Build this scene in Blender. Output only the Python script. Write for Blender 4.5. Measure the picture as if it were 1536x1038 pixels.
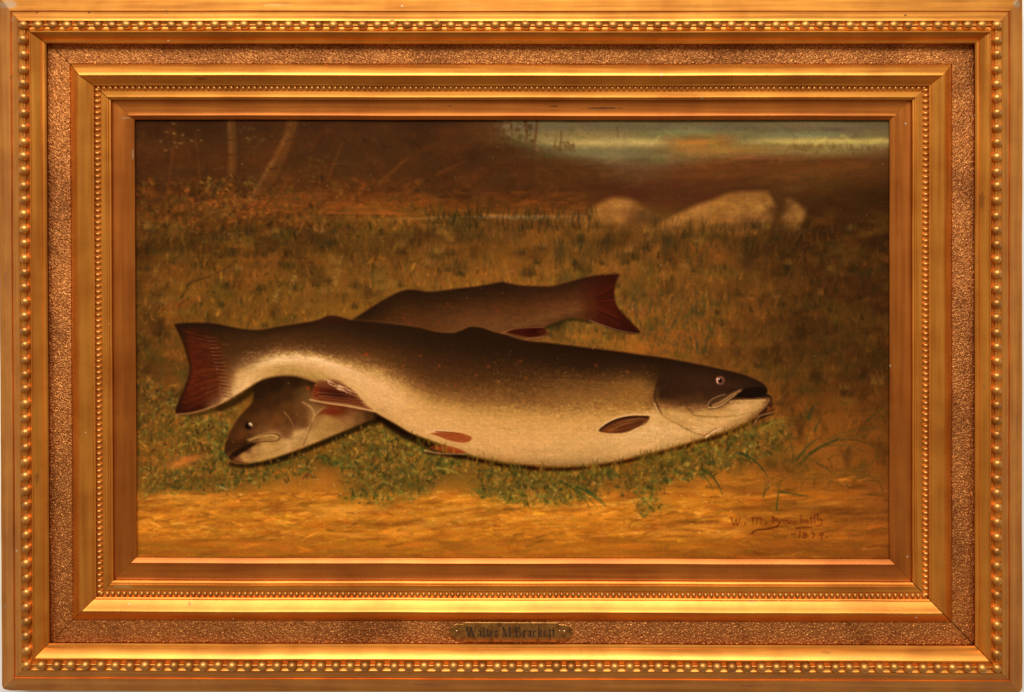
import bpy, bmesh, math
import numpy as np
from mathutils import Vector, Matrix

for o in list(bpy.data.objects): bpy.data.objects.remove(o)
sc = bpy.context.scene
COL = sc.collection

# ---------------------------------------------------------------- units: 1 px of the photograph = 0.5 mm at the frame's face
U = 0.0005
XC, YC, DC, HREF = 790.0, 271.0, 1356.0, 56.0      # camera axis (px), camera distance from the wall, height of the reference plane
def W(px, py, h):                                  # frame units (right, down, out from the wall) -> metres
    return ((px - 768.0) * U, -h * U, (519.0 - py) * U)
def unproject(s, c, h):                            # seen position at height h -> real position
    return c + (s - c) * (DC - h) / (DC - HREF)

# ---------------------------------------------------------------- camera
cam = bpy.data.cameras.new('camera')
cam.sensor_width = 36.0
cam.lens = 36.0 * (DC - HREF) / 1536.0
cam.shift_x = (768.0 - XC) / 1536.0
cam.shift_y = -(519.0 - YC) / 1536.0
cam.clip_start = 0.05; cam.clip_end = 50.0
camo = bpy.data.objects.new('camera', cam); COL.objects.link(camo)
camo.location = W(XC, YC, DC)
camo.rotation_euler = (math.radians(90), 0, 0)
sc.camera = camo

# ---------------------------------------------------------------- light: the room's soft light and a broad ceiling lamp
world = bpy.data.worlds.new('World'); sc.world = world; world.use_nodes = True
wn = world.node_tree; bg = wn.nodes['Background']; bg.inputs['Strength'].default_value = 1.0
_g = wn.nodes.new('ShaderNodeTexCoord'); _s = wn.nodes.new('ShaderNodeSeparateXYZ'); _r = wn.nodes.new('ShaderNodeValToRGB'); _m = wn.nodes.new('ShaderNodeMapRange')
_m.inputs['From Min'].default_value = -1; _m.inputs['From Max'].default_value = 1
wn.links.new(_g.outputs['Generated'], _s.inputs[0]); wn.links.new(_s.outputs['Z'], _m.inputs['Value']); wn.links.new(_m.outputs[0], _r.inputs[0]); wn.links.new(_r.outputs[0], bg.inputs['Color'])
_r.color_ramp.elements[0].position = 0.10; _r.color_ramp.elements[0].color = (0.20, 0.145, 0.095, 1)      # floor and furniture
_r.color_ramp.elements[1].position = 0.95; _r.color_ramp.elements[1].color = (0.36, 0.32, 0.26, 1)         # pale ceiling
_e = _r.color_ramp.elements.new(0.5); _e.color = (0.37, 0.30, 0.20, 1)                                   # walls
def area(name, loc, target, sx, sy, power, color):
    l = bpy.data.lights.new(name, 'AREA'); l.shape = 'RECTANGLE'; l.size = sx; l.size_y = sy
    l.energy = power; l.color = color
    o = bpy.data.objects.new(name, l); COL.objects.link(o); o.location = loc
    o.rotation_euler = (Vector(target) - Vector(loc)).to_track_quat('-Z', 'Y').to_euler()
    return o
area('ceiling_lamp', (-0.12, -1.65, 1.50), (0, 0, 0), 2.4, 0.9, 56.0, (1.0, 0.965, 0.90))

sc.view_settings.view_transform = 'Standard'
sc.view_settings.look = 'None'
sc.view_settings.exposure = 0.0
sc.view_settings.gamma = 1.0
sc.view_settings.use_curve_mapping = False
# ---------------------------------------------------------------- helpers
def tag(o, label=None, cat=None, group=None, kind=None):
    if label: o['label'] = label
    if cat: o['category'] = cat
    if group: o['group'] = group
    if kind: o['kind'] = kind
    return o
def mesh_obj(name, me, mat, parent=None):
    o = bpy.data.objects.new(name, me); COL.objects.link(o)
    if mat is not None and not me.materials: me.materials.append(mat)
    if parent is not None: o.parent = parent
    return o
def from_data(name, verts, faces, smooth=None):
    me = bpy.data.meshes.new(name); me.from_pydata(verts, [], faces); me.validate(); me.update()
    if smooth is not None:
        me.shade_smooth(); me.set_sharp_from_angle(angle=math.radians(smooth))
    return me

# ---------------------------------------------------------------- materials
def new_mat(name):
    m = bpy.data.materials.new(name); m.use_nodes = True
    nt = m.node_tree; b = nt.nodes['Principled BSDF']
    return m, nt, b
def N(nt, kind, **kw):
    n = nt.nodes.new(kind)
    for k, v in kw.items():
        if hasattr(n, k): setattr(n, k, v)
        else: n.inputs[k].default_value = v
    return n
def ramp(nt, fac, stops):
    r = nt.nodes.new('ShaderNodeValToRGB'); e = r.color_ramp.elements
    while len(e) < len(stops): e.new(0.5)
    for el, (p, c) in zip(e, stops): el.position = p; el.color = (*c, 1) if len(c) == 3 else c
    nt.links.new(fac, r.inputs['Fac']); return r
def mixc(nt, fac, a, b, mode='MIX'):
    m = nt.nodes.new('ShaderNodeMix'); m.data_type = 'RGBA'; m.blend_type = mode
    for sock, v in ((m.inputs[0], fac), (m.inputs[6], a), (m.inputs[7], b)):
        if hasattr(v, 'is_linked') or hasattr(v, 'links'): nt.links.new(v, sock)
        elif isinstance(v, (int, float)): sock.default_value = v
        else: sock.default_value = (*v, 1)
    return m.outputs[2]

# places where the gilding is rubbed through or chipped: seen position, height, size, colour of what shows, strength
GES, BOLE = (0.62, 0.46, 0.31), (0.15, 0.05, 0.018)
WEAR = [(10, 7, 50, 17, 8, GES, .8), (20, 30, 54, 6, 4, GES, .5), (1526, 6, 50, 9, 7, GES, .8), (12, 1029, 50, 10, 6, (.75, .42, .14), .7), (186, 879, 28, 16, 3, (.9, .55, .2), .8),
        (900, 162.5, 17, 38, 2.2, BOLE, .8), (832, 159.5, 17, 7, 1.6, BOLE, .9), (675, 159, 17, 4, 1.2, BOLE, .8), (1358, 23, 58, 2.5, 1.6, BOLE, .9), (1324, 838, 14, 5, 2.4, BOLE, .7), (187, 177, 17, 9, 1.2, GES, .5),
        (108, 1028, 50, 4, 2, (.7, .36, .16), .5), (147, 1027, 50, 9, 2, (.7, .36, .16), .5), (56, 19, 56, 2, 2, BOLE, .8), (134, 19, 56, 2, 2, BOLE, .8), (5, 912, 50, 3, 3, GES, .5), (1517, 832, 55, 1, 2, GES, .8),
        (1362, 836, 19, 1.6, 1.6, (.9, .8, .65), 1), (1359.5, 185, 19, 1.4, 1.6, (.9, .8, .65), 1), (199, 232, 14, 1.2, 9, GES, .7), (1336, 549, 14, 1.4, 2.2, (.85, .65, .4), .9), (1120, 1029, 50, 14, 2.2, (.45, .17, .05), .6), (640, 1027, 50, 24, 2, (.42, .16, .05), .5), (8, 420, 50, 2.5, 12, (.45, .2, .06), .6), (1526, 640, 50, 3, 18, (.45, .2, .06), .5), (57, 715, 55, 3, 10, BOLE, .45), (1474, 300, 55, 3, 14, BOLE, .4),
        (420, 8, 50, 30, 3, (.95, .6, .2), .5), (700, 9, 50, 26, 3, (.6, .3, .1), .4), (1240, 980, 55, 9, 1.2, BOLE, .35), (300, 118, 44, 12, 2, BOLE, .5), (1130, 905, 42, 10, 2, (.5, .2, .06), .6)]
def gold(name, c1, c2, rough=(0.30, 0.46), bump=0.10, streak=True, worn=0.5, coat=0.32):
    """old gilding: burnished gold leaf, warm bole showing through where it is rubbed, dust in specks"""
    m, nt, b = new_mat(name); L = nt.links.new
    tc = N(nt, 'ShaderNodeTexCoord')
    uv = tc.outputs['UV'] if streak else tc.outputs['Object']
    mp = N(nt, 'ShaderNodeMapping'); L(uv, mp.inputs['Vector'])
    mp.inputs['Scale'].default_value = (9, 260, 1) if streak else (60, 60, 60)
    n1 = N(nt, 'ShaderNodeTexNoise'); n1.inputs['Scale'].default_value = 1.0; n1.inputs['Detail'].default_value = 6; L(mp.outputs[0], n1.inputs['Vector'])
    n2 = N(nt, 'ShaderNodeTexNoise'); n2.inputs['Scale'].default_value = 38.0; n2.inputs['Detail'].default_value = 5; L(tc.outputs['Object'], n2.inputs['Vector'])
    add = N(nt, 'ShaderNodeMath', operation='ADD'); L(n1.outputs['Fac'], add.inputs[0]); L(n2.outputs['Fac'], add.inputs[1])
    half = N(nt, 'ShaderNodeMath', operation='MULTIPLY'); L(add.outputs[0], half.inputs[0]); half.inputs[1].default_value = 0.5
    r = ramp(nt, half.outputs[0], [(0.38, c2), (0.58, c1)])
    n0 = N(nt, 'ShaderNodeTexNoise'); n0.inputs['Scale'].default_value = 11.0; n0.inputs['Detail'].default_value = 8; n0.inputs['Roughness'].default_value = .65; L(tc.outputs['Object'], n0.inputs['Vector'])
    r0 = ramp(nt, n0.outputs['Fac'], [(0.36, (0.88, 0.83, 0.78)), (0.56, (1.0, 1.0, 1.0))])          # old grime in patches
    basec = mixc(nt, 1.0, r.outputs['Color'], r0.outputs['Color'], 'MULTIPLY')
    if not streak:                                                                                    # beads: each worn and toned a little differently
        oi = N(nt, 'ShaderNodeObjectInfo'); ro = ramp(nt, oi.outputs['Random'], [(0.0, (0.66, 0.58, 0.5)), (0.45, (0.95, 0.93, 0.9)), (1.0, (1.12, 1.12, 1.1))])
        basec = mixc(nt, 1.0, basec, ro.outputs['Color'], 'MULTIPLY')
    # rubbed spots where the red clay ground shows
    n3 = N(nt, 'ShaderNodeTexNoise'); n3.inputs['Scale'].default_value = 95.0; n3.inputs['Detail'].default_value = 8; n3.inputs['Roughness'].default_value = .7
    L(tc.outputs['Object'], n3.inputs['Vector'])
    wr = ramp(nt, n3.outputs['Fac'], [(0.655, (0, 0, 0)), (0.70, (1, 1, 1))])
    wf = N(nt, 'ShaderNodeMath', operation='MULTIPLY'); L(wr.outputs['Color'], wf.inputs[0]); wf.inputs[1].default_value = worn
    col = mixc(nt, wf.outputs[0], basec, (0.16, 0.045, 0.016))
    # pale dust and chipped gesso, a few specks
    vo = N(nt, 'ShaderNodeTexVoronoi'); vo.inputs['Scale'].default_value = 62.0; L(tc.outputs['Object'], vo.inputs['Vector'])
    vc = N(nt, 'ShaderNodeSeparateColor'); L(vo.outputs['Color'], vc.inputs[0])
    lt = N(nt, 'ShaderNodeMath', operation='LESS_THAN'); L(vo.outputs['Distance'], lt.inputs[0]); lt.inputs[1].default_value = 0.055
    gt = N(nt, 'ShaderNodeMath', operation='GREATER_THAN'); L(vc.outputs[0], gt.inputs[0]); gt.inputs[1].default_value = 0.84
    an = N(nt, 'ShaderNodeMath', operation='MULTIPLY'); L(lt.outputs[0], an.inputs[0]); L(gt.outputs[0], an.inputs[1])
    col = mixc(nt, an.outputs[0], col, (0.75, 0.58, 0.40))
    for (sx, sy, hh, rx, ry, c, amt) in WEAR if streak else []:
        pos = W(unproject(sx, XC, hh), unproject(sy, YC, hh), hh)
        sub = N(nt, 'ShaderNodeVectorMath', operation='SUBTRACT'); L(tc.outputs['Object'], sub.inputs[0]); sub.inputs[1].default_value = pos
        scl = N(nt, 'ShaderNodeVectorMath', operation='MULTIPLY'); L(sub.outputs[0], scl.inputs[0]); scl.inputs[1].default_value = (1 / (rx * U), 0.1 / (rx * U), 1 / (ry * U))
        ln = N(nt, 'ShaderNodeVectorMath', operation='LENGTH'); L(scl.outputs[0], ln.inputs[0])
        nn = N(nt, 'ShaderNodeMath', operation='MULTIPLY_ADD'); L(n3.outputs['Fac'], nn.inputs[0]); nn.inputs[1].default_value = 2.6; nn.inputs[2].default_value = -1.3
        sm = N(nt, 'ShaderNodeMath', operation='ADD'); L(ln.outputs['Value'], sm.inputs[0]); L(nn.outputs[0], sm.inputs[1])
        mr = N(nt, 'ShaderNodeMapRange'); L(sm.outputs[0], mr.inputs['Value']); mr.inputs['From Min'].default_value = 1.0; mr.inputs['From Max'].default_value = .6; mr.inputs['To Max'].default_value = amt
        col = mixc(nt, mr.outputs[0], col, c)
    L(col, b.inputs['Base Color'])
    met = N(nt, 'ShaderNodeMath', operation='MAXIMUM'); L(an.outputs[0], met.inputs[0]); L(wf.outputs[0], met.inputs[1])
    inv = N(nt, 'ShaderNodeMath', operation='MULTIPLY_ADD'); L(met.outputs[0], inv.inputs[0]); inv.inputs[1].default_value = -0.65; inv.inputs[2].default_value = 0.80
    L(inv.outputs[0], b.inputs['Metallic'])
    rr = N(nt, 'ShaderNodeMapRange'); L(n1.outputs['Fac'], rr.inputs['Value']); rr.inputs['From Min'].default_value = .3; rr.inputs['From Max'].default_value = .7
    rr.inputs['To Min'].default_value = rough[0]; rr.inputs['To Max'].default_value = rough[1]
    L(rr.outputs[0], b.inputs['Roughness'])
    b.inputs['Coat Weight'].default_value = coat; b.inputs['Coat Roughness'].default_value = 0.30; b.inputs['Coat Tint'].default_value = (1.0, 0.86, 0.62, 1); b.inputs['Coat IOR'].default_value = 1.5   # toned shellac over the leaf
    bp = N(nt, 'ShaderNodeBump'); bp.inputs['Strength'].default_value = bump; bp.inputs['Distance'].default_value = 0.0006
    L(half.outputs[0], bp.inputs['Height']); L(bp.outputs['Normal'], b.inputs['Normal'])
    return m

G1, G2 = (0.86, 0.36, 0.052), (0.66, 0.235, 0.028)
M_GOLD = gold('gilded_wood', G1, G2, (0.30, 0.42), .05)
M_BEAD = gold('gilded_bead', (0.76, 0.37, 0.085), (0.62, 0.27, 0.052), (0.36, 0.48), 0.03, False, .35)
M_LINER = gold('gilded_liner', (0.57, 0.18, 0.024), (0.45, 0.125, 0.015), (0.34, 0.46), 0.05, True, .6, .25)

def sand_mat():
    m, nt, b = new_mat('gilded_sand'); L = nt.links.new
    tc = N(nt, 'ShaderNodeTexCoord')
    v = N(nt, 'ShaderNodeTexVoronoi'); v.inputs['Scale'].default_value = 1400.0; L(tc.outputs['Object'], v.inputs['Vector'])
    s = N(nt, 'ShaderNodeSeparateColor'); L(v.outputs['Color'], s.inputs[0])
    r = ramp(nt, s.outputs[0], [(0.0, (0.32, 0.100, 0.022)), (0.5, (0.48, 0.175, 0.040)), (1.0, (0.70, 0.31, 0.08))])
    n2 = N(nt, 'ShaderNodeTexNoise'); n2.inputs['Scale'].default_value = 22; n2.inputs['Detail'].default_value = 7; L(tc.outputs['Object'], n2.inputs['Vector'])
    r2 = ramp(nt, n2.outputs['Fac'], [(0.34, (0.66, 0.58, 0.52)), (0.5, (0.95, 0.92, 0.9)), (0.66, (1.06, 1.04, 1.0))])
    c = mixc(nt, 1.0, r.outputs['Color'], r2.outputs['Color'], 'MULTIPLY')
    L(c, b.inputs['Base Color']); b.inputs['Metallic'].default_value = 0.75; b.inputs['Roughness'].default_value = 0.5
    return m
M_SAND = sand_mat()

def brass_mat():
    m, nt, b = new_mat('old_brass'); L = nt.links.new
    tc = N(nt, 'ShaderNodeTexCoord')
    n = N(nt, 'ShaderNodeTexNoise'); n.inputs['Scale'].default_value = 260; n.inputs['Detail'].default_value = 6; L(tc.outputs['Object'], n.inputs['Vector'])
    r = ramp(nt, n.outputs['Fac'], [(0.3, (0.22, 0.09, 0.022)), (0.55, (0.46, 0.21, 0.052)), (0.75, (0.56, 0.28, 0.08))])
    L(r.outputs['Color'], b.inputs['Base Color']); b.inputs['Metallic'].default_value = 0.9; b.inputs['Roughness'].default_value = 0.42
    return m
M_BRASS = brass_mat()
m, nt, b = new_mat('black_engraving'); b.inputs['Base Color'].default_value = (0.035, 0.016, 0.006, 1); b.inputs['Roughness'].default_value = .6; M_INK = m
m, nt, b = new_mat('bright_pin'); b.inputs['Base Color'].default_value = (0.85, 0.62, 0.35, 1); b.inputs['Metallic'].default_value = 1; b.inputs['Roughness'].default_value = .22; M_PIN = m
m, nt, b = new_mat('white_wall'); M_WALL = m
_tc = N(nt, 'ShaderNodeTexCoord'); _n = N(nt, 'ShaderNodeTexNoise'); _n.inputs['Scale'].default_value = 40; nt.links.new(_tc.outputs['Object'], _n.inputs['Vector'])
_r = ramp(nt, _n.outputs['Fac'], [(0.3, (0.90, 0.895, 0.885)), (0.7, (0.93, 0.925, 0.915))]); nt.links.new(_r.outputs['Color'], b.inputs['Base Color']); b.inputs['Roughness'].default_value = .8

# ---------------------------------------------------------------- wall
wl = from_data('wall', [(-2, 0, -1.6), (2, 0, -1.6), (2, 0, 1.6), (-2, 0, 1.6)], [(0, 1, 2, 3)])
tag(mesh_obj('wall', wl, M_WALL), kind='structure')

# ---------------------------------------------------------------- frame geometry
# the frame is old and slightly out of square: its lower left corner sits a little in
SL, SR, ST_, SB = -2.2, 1532.6, -1.5, 1039.5
SMID = SL + 2.8                                    # the left rail's outer line at half height
KW = (0.968, 0.9775, 0.984, 1.0)                   # the rails are not quite equally wide (top, right, bottom, left)
def tm(side, t): return t if t < 40.2 else 40.2 + (t - 40.2) * KW[side]
def out_of_square(x, y):
    u = min(max(x / 1533.0, 0), 1); v = min(max(y / 1038.0, 0), 1)
    return x + 5.6 * (1 - u) * v, y - 4.6 * (1 - u) * v
def side_point(side, t, s):                       # t across the rail from the outer edge, s along it
    t = tm(side, t)
    if side == 0: x, y = s, ST_ + t               # top
    elif side == 1: x, y = SR - t, s              # right
    elif side == 2: x, y = s, SB - t              # bottom
    else: x, y = SL + t, s                        # left
    return x, y
def side_range(side, t, ga, gb):
    if side in (0, 2): return SL + tm(3, t) + ga, SR - tm(1, t) - gb
    return ST_ + tm(0, t) + ga, SB - tm(2, t) - gb
# corner gaps where the mitres have opened, measured along the rail: (start, end) for top, right, bottom, left
GAP = {0: (0.75, 0.12), 1: (0.12, 0.8), 2: (0.45, 0.8), 3: (0.75, 0.45)}
RND = {(1, 1): 15.0, (0, 1): 13.0, (1, 0): 9.0, (0, 0): 4.0}     # rounded outer corners, (right?, bottom?)
rs = np.random.RandomState(3)
_wob = {k: rs.rand(4, 12) * 6.28 for k in ('a', 'b')}
def wob(k, side, s):
    p = _wob[k][side]
    return 0.30 * math.sin(s / 190 + p[0]) + 0.16 * math.sin(s / 61 + p[1]) + 0.08 * math.sin(s / 23 + p[2])
XO0, XO1, YO0, YO1 = SL - 9.4, SR + 9.4, ST_ - 9.4, SB + 9.4     # outermost edge of the frame
def round_corner(x, y):
    for rx in (0, 1):
        for ry in (0, 1):
            r = RND[(rx, ry)]
            cx = XO1 - r if rx else XO0 + r; cy = YO1 - r if ry else YO0 + r
            dx, dy = (x - cx) * (1 if rx else -1), (y - cy) * (1 if ry else -1)
            if dx > 0 and dy > 0:
                d = math.hypot(dx, dy)
                if d > r: x = cx + (x - cx) * r / d; y = cy + (y - cy) * r / d
    return x, y
def curve(p0, p1, bulge, n=5):                    # a curved run of profile, bulge > 0 swells out of the rail
    out = []
    dx, dy = p1[0] - p0[0], p1[1] - p0[1]
    for k in range(1, n + 1):
        t = k / n; q = 4 * t * (1 - t) * bulge
        L = math.hypot(dx, dy)
        out.append((p0[0] + dx * t - dy / L * q * (1 if dx >= 0 else -1) * 1.0, p0[1] + dy * t + dx / L * q))
    return out
def seen(prof):                                   # (position seen in the left rail, height) -> real offset across the rail
    return [(unproject(s, XC, h) - SMID, h) for s, h in prof]

def sweep(name, side, prof, mat, n, ga=None, gb=None, parent=None, smooth=34, wobble=1.0):
    g0, g1 = GAP[side] if ga is None else (ga, gb)
    k = np.linspace(0, 1, n)
    fs = 0.5 - 0.5 * np.cos(np.pi * k) ; fs = 0.35 * fs + 0.65 * k
    verts = []; uvs = []
    for f in fs:
        for (t, h) in prof:
            op = min(max((t - 22) / 26, 0.02), 1)
            a, b_ = side_range(side, t, g0 * op, g1 * op)
            s = a + (b_ - a) * f
            e = min(f, 1 - f) * (b_ - a); fade = min(1, e / 60)
            tt = t + wobble * fade * wob('a', side, s); hh = h + wobble * .8 * fade * wob('b', side, s) if h > .5 else h
            x, y = side_point(side, tt, s)
            x, y = round_corner(x, y); x, y = out_of_square(x, y)
            verts.append(W(x, y, hh)); uvs.append((s * U, t * U + side * .37))
    m_ = len(prof); faces = []
    for i in range(n - 1):
        for j in range(m_):
            j2 = (j + 1) % m_
            q = (i * m_ + j, i * m_ + j2, (i + 1) * m_ + j2, (i + 1) * m_ + j)
            faces.append(q if side in (0, 1) else q)
    faces.append(tuple(range(m_))); faces.append(tuple((n - 1) * m_ + j for j in reversed(range(m_))))
    me = bpy.data.meshes.new(name); me.from_pydata(verts, [], faces); me.update()
    bm = bmesh.new(); bm.from_mesh(me); bmesh.ops.recalc_face_normals(bm, faces=bm.faces); 
    uvl = bm.loops.layers.uv.new('UVMap'); bm.verts.ensure_lookup_table()
    for f_ in bm.faces:
        for l in f_.loops: l[uvl].uv = uvs[l.vert.index]
    bm.to_mesh(me); bm.free()
    me.shade_smooth(); me.set_sharp_from_angle(angle=math.radians(smooth))
    return mesh_obj(name, me, mat, parent)

# profile of the rail as seen in the left-hand rail: outer slope, groove, fillet, bead channel, outer moulding, seat of the sanded frieze,
# raised ridge, cove, small bead channel, inner fillets
A = [(1.0, 41), (2.2, 43.6)]
A += curve((2.2, 43.6), (18.2, 56.0), 0.3, 4)
A += [(18.8, 54.2), (20.0, 54.2), (20.6, 56.2)]
A += curve((20.6, 56.2), (29.6, 62.5), -0.5, 3)
A += [(30.6, 62.6), (31.2, 59.5)]
A += curve((31.2, 59.5), (46.0, 60.0), -2.4, 6)
A += [(46.6, 63.0), (48.0, 63.0), (48.8, 60.5)]
A += curve((48.8, 60.6), (65.4, 49.9), 0.45, 7)
A += [(66.2, 51.4), (69.0, 50.6), (71.6, 48.6), (72.4, 42), (72.6, 33)]
A += [(108.0, 33), (108.3, 37.2), (109.6, 39.6)]
A += curve((109.6, 39.6), (119.4, 47.4), 0.3, 4)
A += [(121.0, 47.6)]
A += curve((121.0, 47.8), (138.6, 36.8), -0.2, 7)
A += [(139.4, 35.6), (140.4, 35.6), (142.6, 34.2), (143.2, 28.5), (152.6, 27.4), (153.2, 29.0)]
A += curve((153.2, 29.0), (161.6, 29.6), -0.3, 2)
A += [(162.2, 28.2), (164.0, 27.8), (165.2, 25.6), (168.0, 24.4)]
RAIL = seen(A)
tin = RAIL[-1][0]; RAIL += [(tin, 0.3), (-8.6, 0.3)]
RAIL[0] = (-9.2, RAIL[0][1]); RAIL[1] = (-7.9, RAIL[1][1])
Bp = [(169.0, 22.0), (170.4, 19.2), (172.5, 17.6)] + curve((172.5, 17.6), (193.6, 16.2), -0.5, 5) + [(194.6, 16.6), (195.6, 16.6)] + curve((195.6, 16.6), (203.6, 11.7), 0.12, 5) + [(204.2, 9.8)]
LIN = seen(Bp); l0 = LIN[0][0]; LIN = [(tin + .25, 21.8)] + LIN[1:] + [(LIN[-1][0], 8.8), (tin + .25, 8.8)]
FR0, FR1 = unproject(72.9, XC, 37) - SMID, unproject(107.9, XC, 37) - SMID

frame = bpy.data.objects.new('picture_frame', None); COL.objects.link(frame); frame.location = (0, 0, 0)
tag(frame, 'ornate gilded wooden picture frame with beaded mouldings and brass name plate', 'picture frame')

# one bead, shared by all
def bead_mesh():
    bm = bmesh.new(); bmesh.ops.create_icosphere(bm, subdivisions=2, radius=1.0)
    me = bpy.data.meshes.new('bead'); bm.to_mesh(me); bm.free(); me.shade_smooth(); me.materials.append(M_BEAD); return me
BEAD = bead_mesh()
tb = unproject(38.6, XC, 60) - SMID; HB = 59.6
ts = unproject(147.8, XC, 29) - SMID
def frieze(side, parent):
    t = np.linspace(FR0, FR1, 31); n = 1180 if side in (0, 2) else 790
    r = np.random.RandomState(90 + side)
    g = r.rand(n, 31) ** 1.6; g2 = np.repeat(np.repeat(r.rand(n // 2 + 1, 16), 2, 0), 2, 1)[:n, :31]
    hgt = 36.2 + 0.9 * g + 0.9 * g2
    hgt[:, 0] = 33.4; hgt[:, -1] = 33.4
    f = np.linspace(0, 1, n); verts = []
    for i in range(n):
        for j in range(31):
            a, b_ = side_range(side, t[j], *GAP[side])
            jx = 0 if j in (0, 30) else r.uniform(-.35, .35)
            x, y = side_point(side, t[j] + jx, a + (b_ - a) * f[i]); x, y = out_of_square(x, y)
            verts.append(W(x, y, hgt[i, j]))
    idx = np.arange(n * 31).reshape(n, 31)
    fc = np.stack([idx[:-1, :-1], idx[:-1, 1:], idx[1:, 1:], idx[1:, :-1]], -1).reshape(-1, 4)
    if side in (0, 3): pass
    me = bpy.data.meshes.new('sanded_frieze'); me.from_pydata(verts, [], fc.tolist()); me.update()
    # faces must look out of the wall
    if me.polygons[len(me.polygons) // 2].normal.y > 0: me.flip_normals()
    return mesh_obj('sanded_frieze', me, M_SAND, parent)

rails = []
for side in range(4):
    rail = sweep('rail', side, RAIL, M_GOLD, 90, parent=frame)
    tag(rail, label=['gilded top rail of the frame', 'gilded right rail of the frame', 'gilded bottom rail with bright inner mouldings', 'gilded left rail of the frame'][side])
    rails.append(rail)
    sweep('liner', side, LIN, M_LINER, 60, *[g * .35 for g in GAP[side]], parent=rail)
    frieze(side, rail)
    # large beads, strung on a thin rod
    a, b_ = side_range(side, tb, 0, 0); n = 66 if side in (0, 2) else 44
    corner = 0 if side in (0, 2) else 1
    pts = []
    for k in range(corner, n + 1 - corner):
        s = a + (b_ - a) * k / n + rs.uniform(-.8, .8)
        x, y = side_point(side, tb + rs.uniform(-.5, .5), s); x, y = out_of_square(x, y)
        o = bpy.data.objects.new('bead', BEAD); COL.objects.link(o); o.parent = rail
        o.location = W(x, y, HB + rs.uniform(-.7, .4)); q = rs.uniform(.91, 1.05)
        al = 8.1 * q; ac = 7.7 * q
        o.scale = (al * U, 8.2 * q * U, ac * U) if side in (0, 2) else (ac * U, 8.2 * q * U, al * U)
        o.rotation_euler = (rs.uniform(-.2, .2), rs.uniform(-3, 3) if False else rs.uniform(-.2, .2), 0)
    rod = []
    for tt, hh in [(tb + 1.5 * math.cos(q), HB - .6 + 1.5 * math.sin(q)) for q in np.linspace(0, 2 * math.pi, 9)[:-1]]: rod.append((tt, hh))
    sweep('bead_rod', side, rod, M_BEAD, 60, 0, 0, parent=rail, smooth=80)
    # small inner beads: too fine to pick apart, one strip per rail
    a, b_ = side_range(side, ts, 3, 3); n = int((b_ - a) / 8.8)
    bm = bmesh.new()
    for k in range(n + 1):
        s = a + (b_ - a) * k / n + rs.uniform(-.3, .3)
        x, y = side_point(side, ts, s); x, y = out_of_square(x, y); h = 28.2 + rs.uniform(-.25, .2)
        sx, sz = (3.4 * U, 4.9 * U) if side in (0, 2) else (4.9 * U, 3.4 * U)
        bmesh.ops.create_uvsphere(bm, u_segments=10, v_segments=6, radius=1.0,
                                  matrix=Matrix.Translation(W(x, y, h)) @ Matrix.Diagonal((sx, 4.3 * U, sz, 1)) @ Matrix.Rotation(math.radians(90), 4, 'X'))
    me = bpy.data.meshes.new('bead_strip'); bm.to_mesh(me); bm.free(); me.shade_smooth()
    tag(mesh_obj('bead_strip', me, M_BEAD, rail), kind='stuff')

# ---------------------------------------------------------------- name plate
def plate_point(sx, sy, h): return W(unproject(sx, XC, h), unproject(sy, YC, h), h)
def outline_solid(name, pts, h0, h1, mat, parent, bevel=0.6):
    n = len(pts); c = np.mean(np.array(pts), 0)
    ins = [(x + (c[0] - x) * 0 + (-1 if x > c[0] else 1) * bevel, y + (-1 if y > c[1] else 1) * bevel) for x, y in pts]
    v = [plate_point(x, y, h0) for x, y in pts] + [plate_point(x, y, h1 - bevel * .6) for x, y in pts] + [plate_point(x, y, h1) for x, y in ins]
    f = [tuple(range(2 * n, 3 * n))]
    for i in range(n):
        j = (i + 1) % n
        f += [(i, j, n + j, n + i), (n + i, n + j, 2 * n + j, 2 * n + i)]
    me = bpy.data.meshes.new(name); me.from_pydata(v, [], f); me.update()
    bm = bmesh.new(); bm.from_mesh(me); bmesh.ops.recalc_face_normals(bm, faces=bm.faces); bm.to_mesh(me); bm.free()
    return mesh_obj(name, me, mat, parent)
def arc(cx, cy, rx, ry, a0, a1, n): return [(cx + rx * math.cos(math.radians(a0 + (a1 - a0) * k / n)), cy + ry * math.sin(math.radians(a0 + (a1 - a0) * k / n))) for k in range(n + 1)]
PT, PB = 933.6, 963.6
plate_pts = [(697, PT), (838, PT + .4), (838.5, PT + 3)] + arc(844, 949.5, 14.5, 12.5, -78, 78, 9) + [(838.5, PB - 2.4), (836, PB + .2), (696, PB - .6), (693, PB - 3)] + arc(688.5, 948.2, 14.5, 12.5, 102, 258, 9) + [(694.5, PT + 2.6)]
plate = outline_solid('name_plate', plate_pts, 36.5, 40.4, M_BRASS, frame)
tag(plate, label='small tarnished brass name plate with notched round ends and dark lettering')
for x, y, r in [(685.0, 946.8, 1.7), (846.5, 947.2, 1.9), (839.5, 946.2, 1.3)]:
    bm = bmesh.new(); bmesh.ops.create_uvsphere(bm, u_segments=10, v_segments=6, radius=1.0, matrix=Matrix.Translation(plate_point(x, y, 40.4)) @ Matrix.Diagonal((r * U, .9 * U, r * U, 1)))
    me = bpy.data.meshes.new('pin'); bm.to_mesh(me); bm.free(); me.shade_smooth(); mesh_obj('pin', me, M_PIN, plate)
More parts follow.
